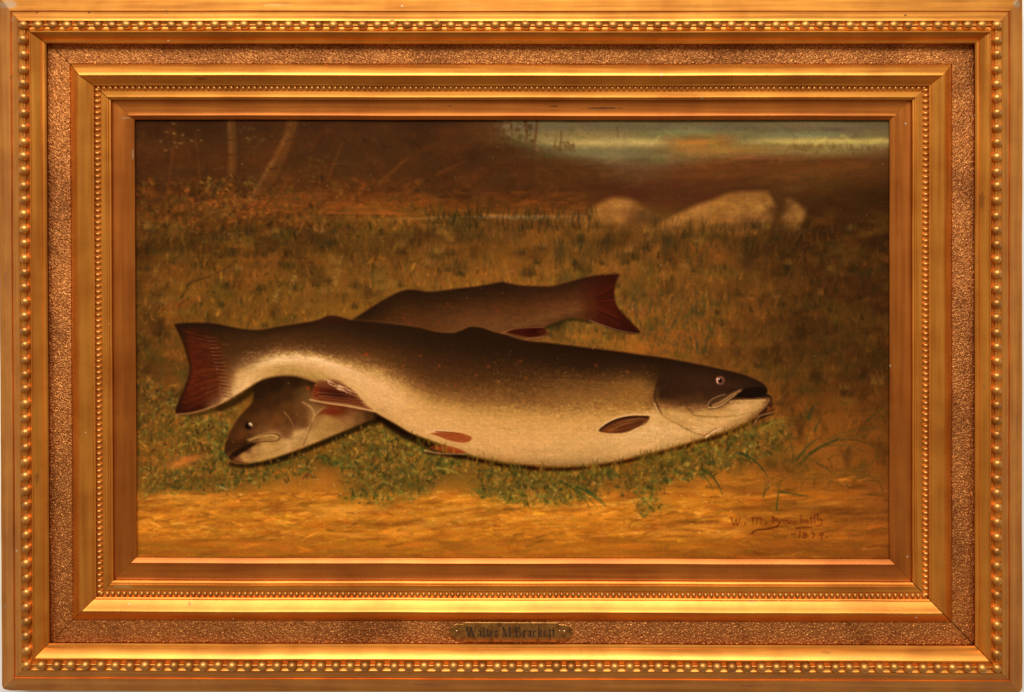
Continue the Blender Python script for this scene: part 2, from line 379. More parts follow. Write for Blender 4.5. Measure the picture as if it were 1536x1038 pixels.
# lettering, condensed roman with heavy stems: glyph = strokes (x0,y0,x1,y1,width) in a box 1 high (x-height .68)
GL = {'W': (1.05, [(.02, 1, .28, 0, .17), (.28, 0, .50, .95, .07), (.46, 1, .72, 0, .17), (.72, 0, .98, 1, .07), (-.05, 1, .18, 1, .06), (.36, 1, .6, 1, .06), (.86, 1, 1.08, 1, .06)]),
      'a': (.50, [(.08, .56, .22, .68, .08), (.22, .68, .36, .58, .09), (.36, .62, .36, .04, .14), (.36, .38, .08, .26, .07), (.08, .26, .09, .08, .12), (.09, .04, .34, .12, .07), (.36, .02, .48, .04, .06)]),
      'l': (.28, [(.14, 1, .14, .0, .14), (.02, 1, .14, 1, .06), (.02, 0, .26, 0, .06)]),
      't': (.32, [(.15, .9, .15, .06, .14), (.0, .66, .30, .66, .06), (.15, .03, .30, .06, .07)]),
      'e': (.46, [(.10, .6, .10, .08, .13), (.10, .64, .30, .66, .07), (.34, .62, .36, .40, .10), (.36, .38, .10, .36, .05), (.10, .04, .38, .10, .07)]),
      'r': (.40, [(.12, .66, .12, 0, .14), (.0, .66, .12, .66, .06), (.0, 0, .24, 0, .06), (.16, .55, .34, .64, .10)]),
      'M': (1.0, [(.12, 1, .12, 0, .06), (.14, 1, .46, .05, .17), (.46, .05, .80, 1, .06), (.80, 1, .80, 0, .17), (.0, 0, .26, 0, .06), (.66, 0, .96, 0, .06), (.0, 1, .2, 1, .06), (.74, 1, .96, 1, .06)]),
      '.': (.22, [(.06, .07, .16, .07, .18)]),
      'B': (.74, [(.16, 1, .16, 0, .18), (.02, 1, .45, 1, .06), (.02, 0, .48, 0, .06), (.12, .53, .46, .53, .06), (.48, .97, .54, .58, .15), (.50, .48, .58, .06, .16)]),
      'c': (.42, [(.10, .60, .10, .08, .14), (.10, .64, .30, .66, .07), (.32, .62, .33, .52, .10), (.10, .03, .34, .10, .07)]),
      'k': (.54, [(.14, 1, .14, 0, .14), (.02, 1, .14, 1, .06), (.02, 0, .26, 0, .06), (.18, .30, .40, .66, .06), (.24, .38, .46, .0, .13), (.34, .66, .5, .66, .05), (.36, 0, .54, 0, .05)])}
bm = bmesh.new(); penx = 699.5; S = 14.0; SX = 14.6; BASE = 955.3
def quad(x0, y0, x1, y1, w):
    dx, dy = (x1 - x0) * SX, (y1 - y0) * S; L = math.hypot(dx, dy) + 1e-6; nx, ny = -dy / L * w * 7, dx / L * w * 7
    P4 = [(x0, y0, nx, ny), (x1, y1, nx, ny), (x1, y1, -nx, -ny), (x0, y0, -nx, -ny)]
    vs = []
    for h in (40.45, 40.75):
        vs.append([bm.verts.new(plate_point(penx + x * SX + a, BASE - y * S - b_, h)) for x, y, a, b_ in P4])
    bm.faces.new(vs[1])
    for i in range(4): bm.faces.new((vs[0][i], vs[0][(i + 1) % 4], vs[1][(i + 1) % 4], vs[1][i]))
for ch in 'Walter M.Brackett':
    if ch == ' ': penx += 4.2; continue
    wd, st = GL[ch]
    for q in st: quad(*q)
    penx += (wd + .06) * SX
bmesh.ops.recalc_face_normals(bm, faces=bm.faces)
me = bpy.data.meshes.new('lettering'); bm.to_mesh(me); bm.free(); mesh_obj('lettering', me, M_INK, plate)
print('lettering ends at', penx)
# ---------------------------------------------------------------- the oil paint on the canvas
# The picture is painted stroke by stroke on a grid of paint points; the result becomes the
# colour and the relief of the canvas mesh.  Coordinates: px to the right / down, 0.5 mm each.
PS = 1.15                                   # spacing of the paint points
PX0, PX1, PY0, PY1 = 192.0, 1346.0, 170.0, 850.0

def hexc(s):
    return np.array([int(s[i:i + 2], 16) / 255.0 for i in (0, 2, 4)], dtype=np.float32)

class Painter:
    def __init__(self):
        self.w = int((PX1 - PX0) / PS) + 1
        self.h = int((PY1 - PY0) / PS) + 1
        self.xs = PX0 + PS * np.arange(self.w, dtype=np.float32)
        self.ys = PY0 + PS * np.arange(self.h, dtype=np.float32)
        self.X, self.Y = np.meshgrid(self.xs, self.ys)
        self.C = np.zeros((self.h, self.w, 3), np.float32)
        self.H = np.zeros((self.h, self.w), np.float32)     # paint relief
        self.L = np.zeros((self.h, self.w), np.int32)       # what the paint depicts
        self.r = np.random.RandomState(7)

    def noise(self, sx, sy, oct=3, seed=0):
        r = np.random.RandomState(seed)
        out = np.zeros((self.h, self.w), np.float32); amp = 1.0; tot = 0
        for _ in range(oct):
            gw, gh = int((PX1 - PX0) / sx) + 3, int((PY1 - PY0) / sy) + 3
            g = r.rand(gh, gw).astype(np.float32) * 2 - 1
            u = (self.xs - PX0) / sx; v = (self.ys - PY0) / sy
            iu = u.astype(int); iv = v.astype(int)
            fu = u - iu; fv = v - iv
            fu = fu * fu * (3 - 2 * fu); fv = (fv * fv * (3 - 2 * fv))[:, None]
            a = g[iv][:, iu] * (1 - fu) + g[iv][:, iu + 1] * fu
            b = g[iv + 1][:, iu] * (1 - fu) + g[iv + 1][:, iu + 1] * fu
            out += amp * (a * (1 - fv) + b * fv); tot += amp
            amp *= 0.55; sx = max(sx / 2, PS); sy = max(sy / 2, PS)
        return out / tot

    def win(self, x0, y0, x1, y1):
        i0 = max(0, int((x0 - PX0) / PS)); i1 = min(self.w, int((x1 - PX0) / PS) + 2)
        j0 = max(0, int((y0 - PY0) / PS)); j1 = min(self.h, int((y1 - PY0) / PS) + 2)
        if i1 <= i0 or j1 <= j0: return None
        return (slice(j0, j1), slice(i0, i1))

    def sd(self, poly, s):
        """signed distance to a closed polygon inside window s (negative inside)"""
        X = self.X[s]; Y = self.Y[s]
        d = np.full(X.shape, 1e9, np.float32); ins = np.zeros(X.shape, bool)
        n = len(poly)
        for i in range(n):
            ax, ay = poly[i]; bx, by = poly[(i + 1) % n]
            ex, ey = bx - ax, by - ay
            t = np.clip(((X - ax) * ex + (Y - ay) * ey) / (ex * ex + ey * ey + 1e-9), 0, 1)
            d = np.minimum(d, (X - ax - t * ex) ** 2 + (Y - ay - t * ey) ** 2)
            if ay != by:
                c = ((ay > Y) != (by > Y)) & (X < ex * (Y - ay) / (by - ay) + ax)
                ins ^= c
        d = np.sqrt(d)
        return np.where(ins, -d, d)

    def mask(self, poly, soft=1.0, pad=4):
        p = np.asarray(poly, float)
        q = soft * 2 + pad
        s = self.win(p[:, 0].min() - q, p[:, 1].min() - q, p[:, 0].max() + q, p[:, 1].max() + q)
        d = self.sd(poly, s)
        return s, np.clip(0.5 - d / (2 * soft), 0, 1), d

    def blend(self, s, m, col):
        C = self.C[s]
        C += (np.asarray(col, np.float32) - C) * m[..., None]

    def fill(self, poly, col, soft=1.2, a=1.0):
        s, m, d = self.mask(poly, soft)
        self.blend(s, m * a, hexc(col) if isinstance(col, str) else col)
        return s, m

    def blob(self, x, y, rx, ry, col, a=1.0, ang=0.0, pw=1.0):
        R = max(rx, ry) * 2.2
        s = self.win(x - R, y - R, x + R, y + R)
        if s is None: return
        c, n = math.cos(ang), math.sin(ang)
        dx = self.X[s] - x; dy = self.Y[s] - y
        q = ((dx * c + dy * n) / rx) ** 2 + ((-dx * n + dy * c) / ry) ** 2
        self.blend(s, a * np.exp(-(q ** pw) * 1.1), hexc(col) if isinstance(col, str) else col)

    def stroke(self, pts, w0, col, a=1.0, w1=None, soft=0.6, relief=0.0, bend=True):
        """a brush stroke along pts, tapering from w0 to w1 (half widths)"""
        p = np.asarray(pts, np.float32)
        if len(p) == 3 and bend:
            t = np.linspace(0, 1, 7)[:, None]
            p = (1 - t) ** 2 * p[0] + 2 * t * (1 - t) * p[1] + t * t * p[2]
        elif len(p) > 3 and bend:
            p = np.asarray(spline(p, 5), np.float32)
        if w1 is None: w1 = w0
        q = max(w0, w1) + soft + 1
        s = self.win(p[:, 0].min() - q, p[:, 1].min() - q, p[:, 0].max() + q, p[:, 1].max() + q)
        if s is None: return
        X = self.X[s]; Y = self.Y[s]
        best = np.full(X.shape, -1e9, np.float32); n = len(p) - 1
        for i in range(n):
            ax, ay = p[i]; ex, ey = p[i + 1] - p[i]
            t = np.clip(((X - ax) * ex + (Y - ay) * ey) / (ex * ex + ey * ey + 1e-9), 0, 1)
            dd = np.sqrt((X - ax - t * ex) ** 2 + (Y - ay - t * ey) ** 2)
            ww = w0 + (w1 - w0) * (i + t) / n
            best = np.maximum(best, ww - dd)
        m = np.clip(0.5 + best / (2 * soft), 0, 1)
        if relief: self.H[s] += relief * m
        self.blend(s, m * a, hexc(col) if isinstance(col, str) else col)

    def at(self, x, y):
        i = min(max(int((x - PX0) / PS), 0), self.w - 1); j = min(max(int((y - PY0) / PS), 0), self.h - 1)
        return self.C[j, i]

def spline(p, n=6, closed=False):
    p = [tuple(map(float, q)) for q in p]; out = []
    N = len(p)
    for i in range(N if closed else N - 1):
        if closed: a, b, c, d = p[i - 1], p[i], p[(i + 1) % N], p[(i + 2) % N]
        else: a, b, c, d = p[max(i - 1, 0)], p[i], p[i + 1], p[min(i + 2, N - 1)]
        for k in range(n):
            t = k / n
            out.append(tuple(0.5 * ((2 * b[m]) + (c[m] - a[m]) * t + (2 * a[m] - 5 * b[m] + 4 * c[m] - d[m]) * t * t
                                    + (3 * b[m] - a[m] - 3 * c[m] + d[m]) * t ** 3) for m in (0, 1)))
    if not closed: out.append(p[-1])
    return out

def z4(pts): return [(190 + x * .25391, 390 + y * .25391) for x, y in pts]      # tail corner of the picture
def z5(pts): return [(570 + x * .25391, 390 + y * .25391) for x, y in pts]
def z6(pts): return [(950 + x * .25391, 390 + y * .25391) for x, y in pts]
def z8(pts): return [(570 + x * .25391, 600 + y * .25391) for x, y in pts]
def zh(pts): return [(320 + x * .15625, 560 + y * .15625) for x, y in pts]      # head of the rear fish
def zm(pts): return [(960 + x * .14455, 530 + y * .14455) for x, y in pts]      # head of the front fish

BGX = [200, 295, 390, 485, 580, 675, 770, 865, 960, 1055, 1150, 1245, 1340]
BG = '''
172 3a2011 3a2011 3f2313 3c2213 382113 382113 5a4a2c 807b54 787a58 737658 6f7258 6e7156 66694e
192 3a2011 3a2011 3f2313 3c2213 382113 382113 5a4a2c 827c55 7c7d5a 757859 71745a 6f7257 676a4f
210 3d2212 3d2212 452815 442714 3f2414 3f2414 5a4526 8b8258 8e8a60 8a6a3a 807c54 8f885a 857d54
225 3f2212 402313 482a16 452815 422614 422613 482b15 766a42 84835c 87592a 84653a 84703f 66492a
240 402313 432512 4a2b16 472915 442714 442613 482a15 5a3f20 686443 6f4822 5f3a1c 573519 54341a
260 432413 472814 4c2c16 4c2a14 482914 462813 472815 4d2e16 553a20 5a3419 59351a 5a381b 51321a
285 472713 4d2b13 543114 562c14 522c14 4b2913 482814 4a2a16 4a2a18 4f2b18 55351a 553719 472c16
305 4c2a13 593617 623c18 6c3c18 724018 643715 5a3215 5c3517 56301a 54301a 55341a 4f2f17 452913
325 4a2912 543414 5e3916 603d18 6c4419 6e441a 76451c 70481f 65401c 60401c 553719 4c2d16 432711
345 472812 4c2e12 4e3014 503516 5a3d18 5c3f1a 60421c 66441c 66451c 64431c 56381a 4a2c14 452813
375 4a2b12 4e3213 523615 583c17 624319 69481b 6c471b 69471c 6c481c 68451b 5a3a18 4c2c14 472812
410 573715 674618 6a4819 6e4c1b 74501e 78521e 7a511e 74501e 704c1d 6b481c 5f3e19 512f15 4a2913
450 5e3e18 6a4819 6f4d1a 72501c 74511d 78531e 7a541f 78541f 765020 6e4b1d 64421a 573617 4d2c14
490 5f3e18 68461a 6f4b1a 71501c 74501d 78531e 7a541f 7c5620 80541f 70491c 65401a 5c3818 4f2d14
530 5c3c18 64431a 6c491a 6c491a 6c491a 6c491a 704c1c 704c1c 84521e 704a1c 68421a 5f3a18 502e14
570 553817 5c3e18 5a3c18 60401a 6a481c 6f4b1d 6f4b1d 6f4b1d 6f4b1d 704a1c 6c441a 643c18 553115
610 5a4019 5f441a 6a4a1c 6a4a1c 4a3a18 4a3a18 4a3a18 6f4b1d 6f4b1d 6a481c 74481a 6f4218 5a3415
650 64451a 60461a 70501f 664a1e 55401a 4f3d18 5a421a 6a4a1c 6a4a1c 6a4a1c 7a4d1c 7a4a1a 643a16
690 6e481a 80531e 6a4c1e 6a4b1c 5a4a1c 5c4a1c 7a501e 7a5220 78521e 7c501c 84521c 82501b 6a3d17
720 7a5420 6a4c1c 7d581f 9a6222 64501e 7a571e 6a521e 70541f 7c541e 96601f 8f5a1d 88531b 704118
745 98601f 9a6320 a0651f a5681f 8a5f1f a76a1f 88601f 8f611f 96601e 9f641f 925a1c 87501a 744219
770 a5671f a76920 aa6b21 a86a20 ac6c20 b06e20 ac6c20 a86820 a5661e a3651e 965b1b 8a521a 7a4519
800 a1631e a3651e a5661e a6671e a8691f a86920 a6661e a4641d a2621c 9f611d 95591b 8c521a 7c4619
835 935a1b 965c1b 985d1b 985d1b 985d1b 9a5e1b 9c5f1b 9c5e1a 9a5c1a 965a1a 8c521a 824b18 744118
850 935a1b 965c1b 985d1b 985d1b 985d1b 9a5e1b 9c5f1b 9c5e1a 9a5c1a 965a1a 8c521a 824b18 744118
'''

def stations(P, st, top, bot):
    """colours across a body: st = [(x, [(v, hex)...])], v runs from the back to the belly"""
    nv = 200; vs = np.linspace(0, 1, nv)
    lut = []
    for x, stops in st:
        v = [a for a, _ in stops]; c = np.array([hexc(h) for _, h in stops])
        lut.append(np.stack([np.interp(vs, v, c[:, k]) for k in range(3)], 1))
    lut = np.array(lut); sx = np.array([x for x, _ in st], float)
    u = np.interp(P.xs, sx, np.arange(len(sx)))
    i0 = np.minimum(u.astype(int), len(sx) - 2); f = (u - i0)[:, None, None]
    f = f * f * (3 - 2 * f)
    cols = lut[i0] * (1 - f) + lut[i0 + 1] * f                        # w, nv, 3
    t = np.interp(P.xs, *zip(*top)); b = np.interp(P.xs, *zip(*bot))
    V = np.clip((P.Y - t) / (b - t), 0, 1)
    return cols, V

def idw(P, s, samples, pw=3.2, eps=12.0):
    X = P.X[s]; Y = P.Y[s]
    acc = np.zeros(X.shape + (3,), np.float32); wt = np.zeros(X.shape, np.float32)
    for x, y, h in samples:
        w = 1.0 / ((X - x) ** 2 + (Y - y) ** 2 + eps) ** (pw / 2)
        acc += w[..., None] * hexc(h); wt += w
    return acc / wt[..., None]

def paint_picture():
    P = Painter(); R = P.r
    rnd, uni = R.rand, R.uniform
    # --- ground tones
    rows = [l.split() for l in BG.strip().splitlines()]
    by = np.array([float(r_[0]) for r_ in rows]); g = np.array([[hexc(c) for c in r_[1:]] for r_ in rows])
    tmp = np.stack([np.stack([np.interp(P.xs, BGX, g[j, :, k]) for k in range(3)], 1) for j in range(len(by))])
    u = np.interp(P.ys, by, np.arange(len(by))); j0 = np.minimum(u.astype(int), len(by) - 2)
    f = (u - j0)[:, None, None]
    P.C[:] = tmp[j0] * (1 - f) + tmp[j0 + 1] * f
    n1 = P.noise(120, 50, 4, 11)
    P.C *= (1 + 0.10 * n1)[..., None]
    land = np.clip((P.Y - 300) / 40, 0, 1) * np.clip((735 - P.Y) / 40, 0, 1)
    wild = np.clip((P.Y - 255) / 30, 0, 1) * np.clip((345 - P.Y) / 30, 0, 1) * np.clip((900 - P.X) / 200, 0, 1)
    for sx, sy, seed, tint, amt, msk in [(46, 26, 12, '4a4418', .55, land), (34, 20, 13, '8c521e', .50, land), (24, 30, 14, '3e2a12', .55, land), (60, 24, 15, '80601f', .40, land),
                                         (26, 16, 16, '5a4a1c', .60, wild), (30, 12, 17, '7c421a', .50, wild), (16, 14, 18, '33200f', .55, wild)]:
        k = np.clip(P.noise(sx, sy, 3, seed) * 1.8 - .12, 0, 1) * amt * msk
        P.C += (hexc(tint) - P.C) * k[..., None]
    earth = np.clip((P.Y - 725) / 25, 0, 1) * np.clip((830 - P.Y) / 25, .25, 1)
    e1 = P.noise(70, 9, 4, 19); e2 = P.noise(22, 7, 3, 20)
    P.C *= (1 + earth * (.20 * e1 + .14 * e2))[..., None]

    # --- sky: the dark wood closes it off to the left, low hills to the right
    wood = spline([(150, 150), (735, 150), (742, 190), (748, 204), (775, 214), (805, 222), (842, 228), (868, 237), (900, 243),
                   (950, 254), (985, 250), (1010, 243), (1060, 236), (1110, 233), (1170, 228), (1220, 224), (1262, 222),
                   (1300, 219), (1400, 219), (1400, 300), (150, 300)], 4, True)
    wood = [p for p in wood]
    sky = spline([(752, 160), (756, 200), (800, 214), (845, 224), (872, 234), (905, 240), (950, 249), (990, 246), (1030, 238),
                  (1090, 234), (1150, 229), (1215, 224), (1262, 221), (1310, 219), (1400, 219), (1400, 150), (760, 150)], 4, True)
    s, m, d = P.mask(sky, 5.0, 6)
    X, Y = P.X[s], P.Y[s]
    top = hexc('6c5a36'); col = np.broadcast_to(top, X.shape + (3,)).copy()
    def lay(y, sig, h, a, x0=0, x1=9999, sx=40):
        k = a * np.exp(-((Y - y) / sig) ** 2) / (1 + np.exp(-(X - x0) / sx)) / (1 + np.exp((X - x1) / sx))
        col[...] = col + (hexc(h) - col) * k[..., None]
    lay(190, 8, '66563a', .9)
    lay(214, 8, 'aa9056', .9, 820, 1000, 25)
    lay(200, 7, '747046', .7, 960, 1090, 16); lay(203, 6, '787650', .7, 1140, 1270, 22)
    lay(205, 9, '86703f', .5, 780, 960, 25)
    lay(232, 9, '726440', .9, 860, 990, 22)
    lay(246, 8, '66502c', .8, 880, 1000, 22)
    lay(214, 8, '9c6428', .95, 1010, 1095, 10)
    lay(226, 8, '90602a', .9, 1010, 1150, 14)
    lay(204, 3, '86602e', .6, 1020, 1100, 14)
    lay(212, 6, 'a48c4c', .85, 1120, 1400, 20)
    lay(222, 5, '8e6c34', .7, 1100, 1400, 20)
    lay(236, 6, '80552a', .7, 1020, 1200, 30)
    col *= (1 + 0.10 * P.noise(60, 9, 4, 21)[s])[..., None]
    P.blend(s, m, col)
    P.L[s][d < -2] = 6
    # hill haze behind the boulders
    for x, y, rx, ry, c, a in [(1040, 262, 70, 10, '6a421f', .5), (1000, 285, 80, 22, '4b2718', .7), (1090, 276, 60, 14, '52301a', .6),
                               (1230, 262, 60, 25, '60411d', .5), (1290, 300, 50, 40, '44280f', .5), (700, 250, 90, 40, '432412', .5),
                               (560, 215, 80, 20, '402512', .5), (960, 262, 40, 14, '5a452a', .55)]:
        P.blob(x, y, rx, ry, c, a)

    # --- loose brushwork over everything, colour taken from what lies under it
    def scrub(n, x0, x1, y0, y1, ang, dang, ln, wd, jit, a, tint=None, ta=0.0, relief=0.0, keep=None):
        for _ in range(n):
            x, y = uni(x0, x1), uni(y0, y1)
            if keep is not None and not keep(x, y): continue
            c = P.at(x, y) * (1 + jit * R.randn())
            c = c * (1 + 0.05 * R.randn(3))
            if tint and rnd() < ta:
                t = hexc(tint[R.randint(len(tint))]); k = uni(.3, .8); c = c * (1 - k) + t * k
            th = math.radians(ang + dang * R.randn()); L = ln * uni(.5, 1.5)
            dx, dy = math.cos(th) * L / 2, -math.sin(th) * L / 2
            w = wd * uni(.6, 1.4)
            P.stroke([(x - dx, y - dy), (x + uni(-2, 2), y + uni(-1, 1)), (x + dx, y + dy)], w, np.clip(c, .02, 1), a * uni(.5, 1), w * .5, .7, relief)
    scrub(900, 200, 1340, 180, 310, 0, 25, 22, 3.0, .07, .35)
    scrub(900, 200, 860, 190, 310, 70, 60, 9, 2.4, .14, .4, ['5a3217', '3a2110', '4c3a18', '5c2c14'], .4)
    scrub(300, 860, 1330, 235, 300, 5, 10, 26, 3, .06, .4)
    # forest edge, undergrowth, autumn shore
    scrub(1500, 205, 640, 268, 345, 60, 70, 5, 1.8, .22, .6, ['8a4a1c', '6a4a1a', '7c3416', '5a4a1c', '4a2a12', '8c5a22'], .5, .02)
    scrub(500, 380, 880, 288, 322, 4, 14, 16, 1.6, .10, .5, ['80451a', '703a16', '7c421a', '603415'], .5, .02)
    scrub(1200, 205, 640, 320, 400, 70, 50, 6, 1.7, .20, .55, ['4a3a16', '6a4418', '3e2a12', '7a5a20', '5a3a16'], .5, .02)
    # pond gleam
    for x0, x1, y, c, a in [(575, 690, 327, '7c5a28', .5), (690, 880, 325, '7e6a3c', .5), (480, 600, 320, '8c4c1e', .5), (760, 880, 328, '706038', .5),
                            (720, 770, 322, '8a5c28', .5)]:
        for k in range(5):
            xa = uni(x0, x1 - 30); P.stroke([(xa, y + uni(-2, 2)), (xa + uni(30, 70), y + uni(-2, 2))], 1.4, c, a, .6, .9)
    P.stroke([(700, 326), (780, 325), (878, 324)], 1.8, '806a3e', .5, 1.4, 1.8)
    P.stroke([(580, 329), (640, 328), (690, 328)], 1.6, '7c5c2a', .45, 1.2, 1.8)
    # --- boulders
    b1 = spline([(872, 336), (878, 322), (893, 309), (912, 299), (930, 297), (948, 300), (965, 310), (985, 318), (990, 330), (970, 344), (920, 350), (885, 347)], 5, True)
    b2 = spline([(962, 362), (975, 346), (1000, 330), (1040, 310), (1070, 299), (1096, 289), (1125, 288), (1151, 287), (1158, 298), (1166, 312), (1160, 330), (1150, 344), (1130, 352), (1080, 356), (1020, 362)], 3, True)
    b3 = [(1176, 299), (1183, 297), (1192, 301), (1207, 314), (1208, 322), (1203, 334), (1196, 348), (1176, 346), (1162, 342), (1168, 326), (1175, 312)]
    SM1 = [(880, 335, '7a5524'), (900, 318, '8c632c'), (925, 304, '986c34'), (940, 310, '8f6632'), (952, 314, '7d5628'), (900, 342, '70501f'), (948, 330, '664620'), (925, 325, '8c642e'), (965, 325, '5c4020'), (980, 330, '563c1c'), (925, 342, '6c4a1e')]
    SM2 = [(975, 350, '7c5a24'), (1010, 332, '8e6630'), (1050, 312, '946a32'), (1090, 296, '92672e'), (1130, 292, '966a32'), (1148, 294, '8a602c'), (1110, 318, '946a32'), (1070, 330, '8c642c'), (1140, 310, 'a07438'), (1154, 304, '9a6e36'),
           (1120, 334, '80592a'), (1145, 328, '8a6230'), (1080, 350, '6c4c20'), (1030, 352, '6c4c20'), (1152, 338, '6a4820'), (1162, 316, '6a4620')]
    SM3 = [(1184, 304, '7c5628'), (1195, 310, '946a34'), (1202, 322, '946a34'), (1184, 325, '886230'), (1192, 338, '84602c'), (1170, 336, '64441e'), (1178, 312, '64441e')]
    base = np.clip((356 - P.Y + 9 * P.noise(9, 9, 2, 36)) / 22, 0, 1)
    for lab, b, smp in ((4, b1, SM1), (5, b2, SM2), (5, b3, SM3)):
        s, m, d = P.mask(b, 4.2, 8)
        col = idw(P, s, smp, 3.0) * .97 * (1 + .15 * P.noise(22, 9, 4, 31 + lab)[s] + .06 * P.noise(5, 4, 2, 37)[s])[..., None]
        P.blend(s, m * base[s], col); P.L[s][(d < -1) & (base[s] > .5)] = lab
    P.stroke([(1160, 286), (1168, 300), (1172, 318), (1164, 338)], 4.5, '5a3c1c', .6, 3.5, 3.0)
    for x, y, rx, ry, an, c, a_ in [(1150, 318, 22, 3, -.62, '6a4822', .35), (1128, 318, 24, 2.5, -.5, 'a87c42', .35), (1075, 312, 30, 5, -.4, '9c7238', .4), (1030, 328, 28, 4, -.45, '987036', .4), (1110, 338, 36, 4, -.1, '6c4c22', .4),
                                    (1196, 318, 9, 8, 0, 'a0743a', .4), (928, 308, 16, 5, -.3, 'a0733a', .4), (955, 325, 12, 8, .5, '5c4020', .45), (1060, 345, 50, 5, -.08, '64461e', .4)]:
        P.blob(x, y, rx, ry, c, a_, an)
    P.blob(1188, 284, 18, 7, '6b4a24', .5)
    P.blob(1175, 288, 12, 5, '5a3a1c', .5)
    # --- tree trunks in the wood
    t1 = [(341, 178), (352, 178), (355, 205), (355, 235), (353, 262), (340, 263), (342, 240), (341, 205)]
    t2 = [(430, 176), (449, 176), (443, 206), (431, 238), (420, 262), (396, 292), (370, 318), (356, 330), (352, 326), (374, 294), (394, 262), (411, 232), (424, 204)]
    for lab, t, base, c2 in ((2, t1, '573519', '6e4a28'), (3, t2, '5a3719', '6c4a28')):
        s, m, d = P.mask(t, 2.0, 5)
        n = P.noise(14, 26, 4, 41 + lab)[s]
        col = hexc(base) * (1 + .22 * n)[..., None]
        P.blend(s, m * .8 * np.clip((322 - P.Y[s]) / 40, .15, 1), col); P.L[s][(d < -1) & (P.Y[s] < 312)] = lab
    P.stroke([(344, 186), (347, 220), (347, 258)], 2.2, '74502c', .45, 1.6, 1.6)
    P.stroke([(432, 200), (408, 248), (372, 302)], 3.4, '74502a', .5, 2.0, 2.2)
    P.stroke([(446, 190), (436, 226), (418, 266)], 2.0, '3c2413', .5, 1.4, 1.6)
    P.stroke([(356, 190), (359, 220), (357, 255)], 2.0, '3a2112', .5, 1.4, 1.6)
    for pts in ([(340, 209), (348, 212), (354, 208)], [(428, 212), (436, 208), (444, 209)], [(405, 253), (412, 255), (420, 250)], [(340, 232), (347, 233), (351, 231)]):
        P.stroke(pts, 1.0, '2f1b0f', .7, .5)
    for _ in range(60):
        t = rnd(); x = 440 - 70 * t + uni(-7, 7); y = 186 + 120 * t
        P.stroke([(x, y), (x + uni(1, 5), y + uni(-2, 2))], uni(.5, 1.1), ['3a2213', '80602f', '5a3c1e'][R.randint(3)], .5, .4)
    # trees at the sky's edge
    for x0, y0, x1, y1, w in [(806, 178, 801, 220, 2.4), (789, 178, 790, 210, 2.0), (842, 196, 840, 228, 1.0), (766, 180, 768, 205, 1.4), (925, 190, 927, 206, .5)]:
        P.stroke([(x0, y0), ((x0 + x1) / 2 + 1, (y0 + y1) / 2), (x1, y1)], w, '5a3b20', .75, w * .8, 1.0)
    for _ in range(90):
        x, y = uni(748, 800), uni(182, 216)
        P.stroke([(x, y), (x + uni(-5, 5), y + uni(-2, 3))], uni(.8, 1.8), ['4a2e16', '5c4222', '40280f'][R.randint(3)], .5, .5)
    for _ in range(60):
        x = uni(830, 862); y = 226 - abs(R.randn()) * 6
        P.stroke([(x, y), (x + uni(-3, 3), y + uni(-4, 4))], uni(.7, 1.5), ['5c4020', '6a4a24'][R.randint(2)], .5, .5)
    for _ in range(140):
        x = uni(1190, 1335); y = 224 + R.randn() * 3
        P.stroke([(x, y), (x + uni(-2, 2), y - uni(1, 6))], uni(.8, 1.6), ['5c3c1c', '66461f', '54361a'][R.randint(3)], .22, .5, 1.2)
    for _ in range(130):
        x, y = uni(205, 760), uni(185, 290); P.blob(x, y, uni(8, 30), uni(4, 14), ['4c2a14', '33200f', '54301a', '3a2512', '42301a', '5a2f16'][R.randint(6)], uni(.12, .38), uni(-.5, .5))
    for x0, y0, x1, y1, w in [(492, 270, 508, 228, 2.4), (506, 232, 514, 214, 1.0), (570, 275, 606, 242, 3.0), (590, 258, 612, 236, 1.6), (250, 290, 262, 200, 1.6), (300, 280, 292, 196, 1.4), (470, 250, 520, 244, .9), (655, 262, 700, 240, 1.6)]:
        P.stroke([(x0, y0), ((x0 + x1) / 2 + uni(-3, 3), (y0 + y1) / 2), (x1, y1)], w, '6a3c1c', .38, w * .4, 1.8)
    # twigs with pale leaves at the left
    for cx, cy, n, sp, cols in [(265, 215, 26, 18, ['7a6a3a', '8a7a44', '4c3a1c', '3a2a14']), (325, 275, 40, 14, ['7a6028', '5a4a1e', '8a6c30', '4a3c18']),
                                (372, 275, 22, 9, ['6a5624', '4a3c18', '7a6028']), (380, 205, 20, 14, ['5a4620', '4a3818', '6a5226']), (470, 248, 30, 18, ['5a4a1e', '4a3416']),
                                (283, 338, 26, 9, ['a06a3a', '8a4a22', '7a3a1c', '5a3a18']), (335, 300, 50, 18, ['6a5420', '8a4a20', '7a5a22', '9a5a26']),
                                (440, 300, 60, 24, ['5a4a1c', '46401a', '6a4418', '7a3a18']), (350, 355, 46, 20, ['6a5626', '4a3a18', '86683a', '3a2a12']),
                                (395, 310, 40, 14, ['8c4420', '9a4a22', '7a3a1a'])]:
        for _ in range(n):
            x, y = cx + sp * R.randn(), cy + .6 * sp * R.randn(); th = uni(-.9, .9); L = uni(2.5, 6)
            P.stroke([(x, y), (x + L * math.cos(th), y - L * math.sin(th))], uni(.8, 1.6), cols[R.randint(len(cols))], uni(.4, .8), .5, .6, .04)
    # leaning stem at the left
    P.stroke([(272, 447), (285, 425), (316, 414), (350, 396)], 1.6, '3c2a12', .7, .7, 1.0)
    P.blob(275, 455, 22, 5, '7c3f18', .55, -.2)
    P.blob(240, 462, 18, 5, '6a3c17', .5)
    # --- meadow
    def clear(x, y): return True
    scrub(3000, 205, 1335, 335, 545, 84, 16, 10, 1.5, .20, .6, ['80581f', '5a4a1a', '6a4a1a', '4a3a16', '8a5a20', '6f5a20'], .45, .025)
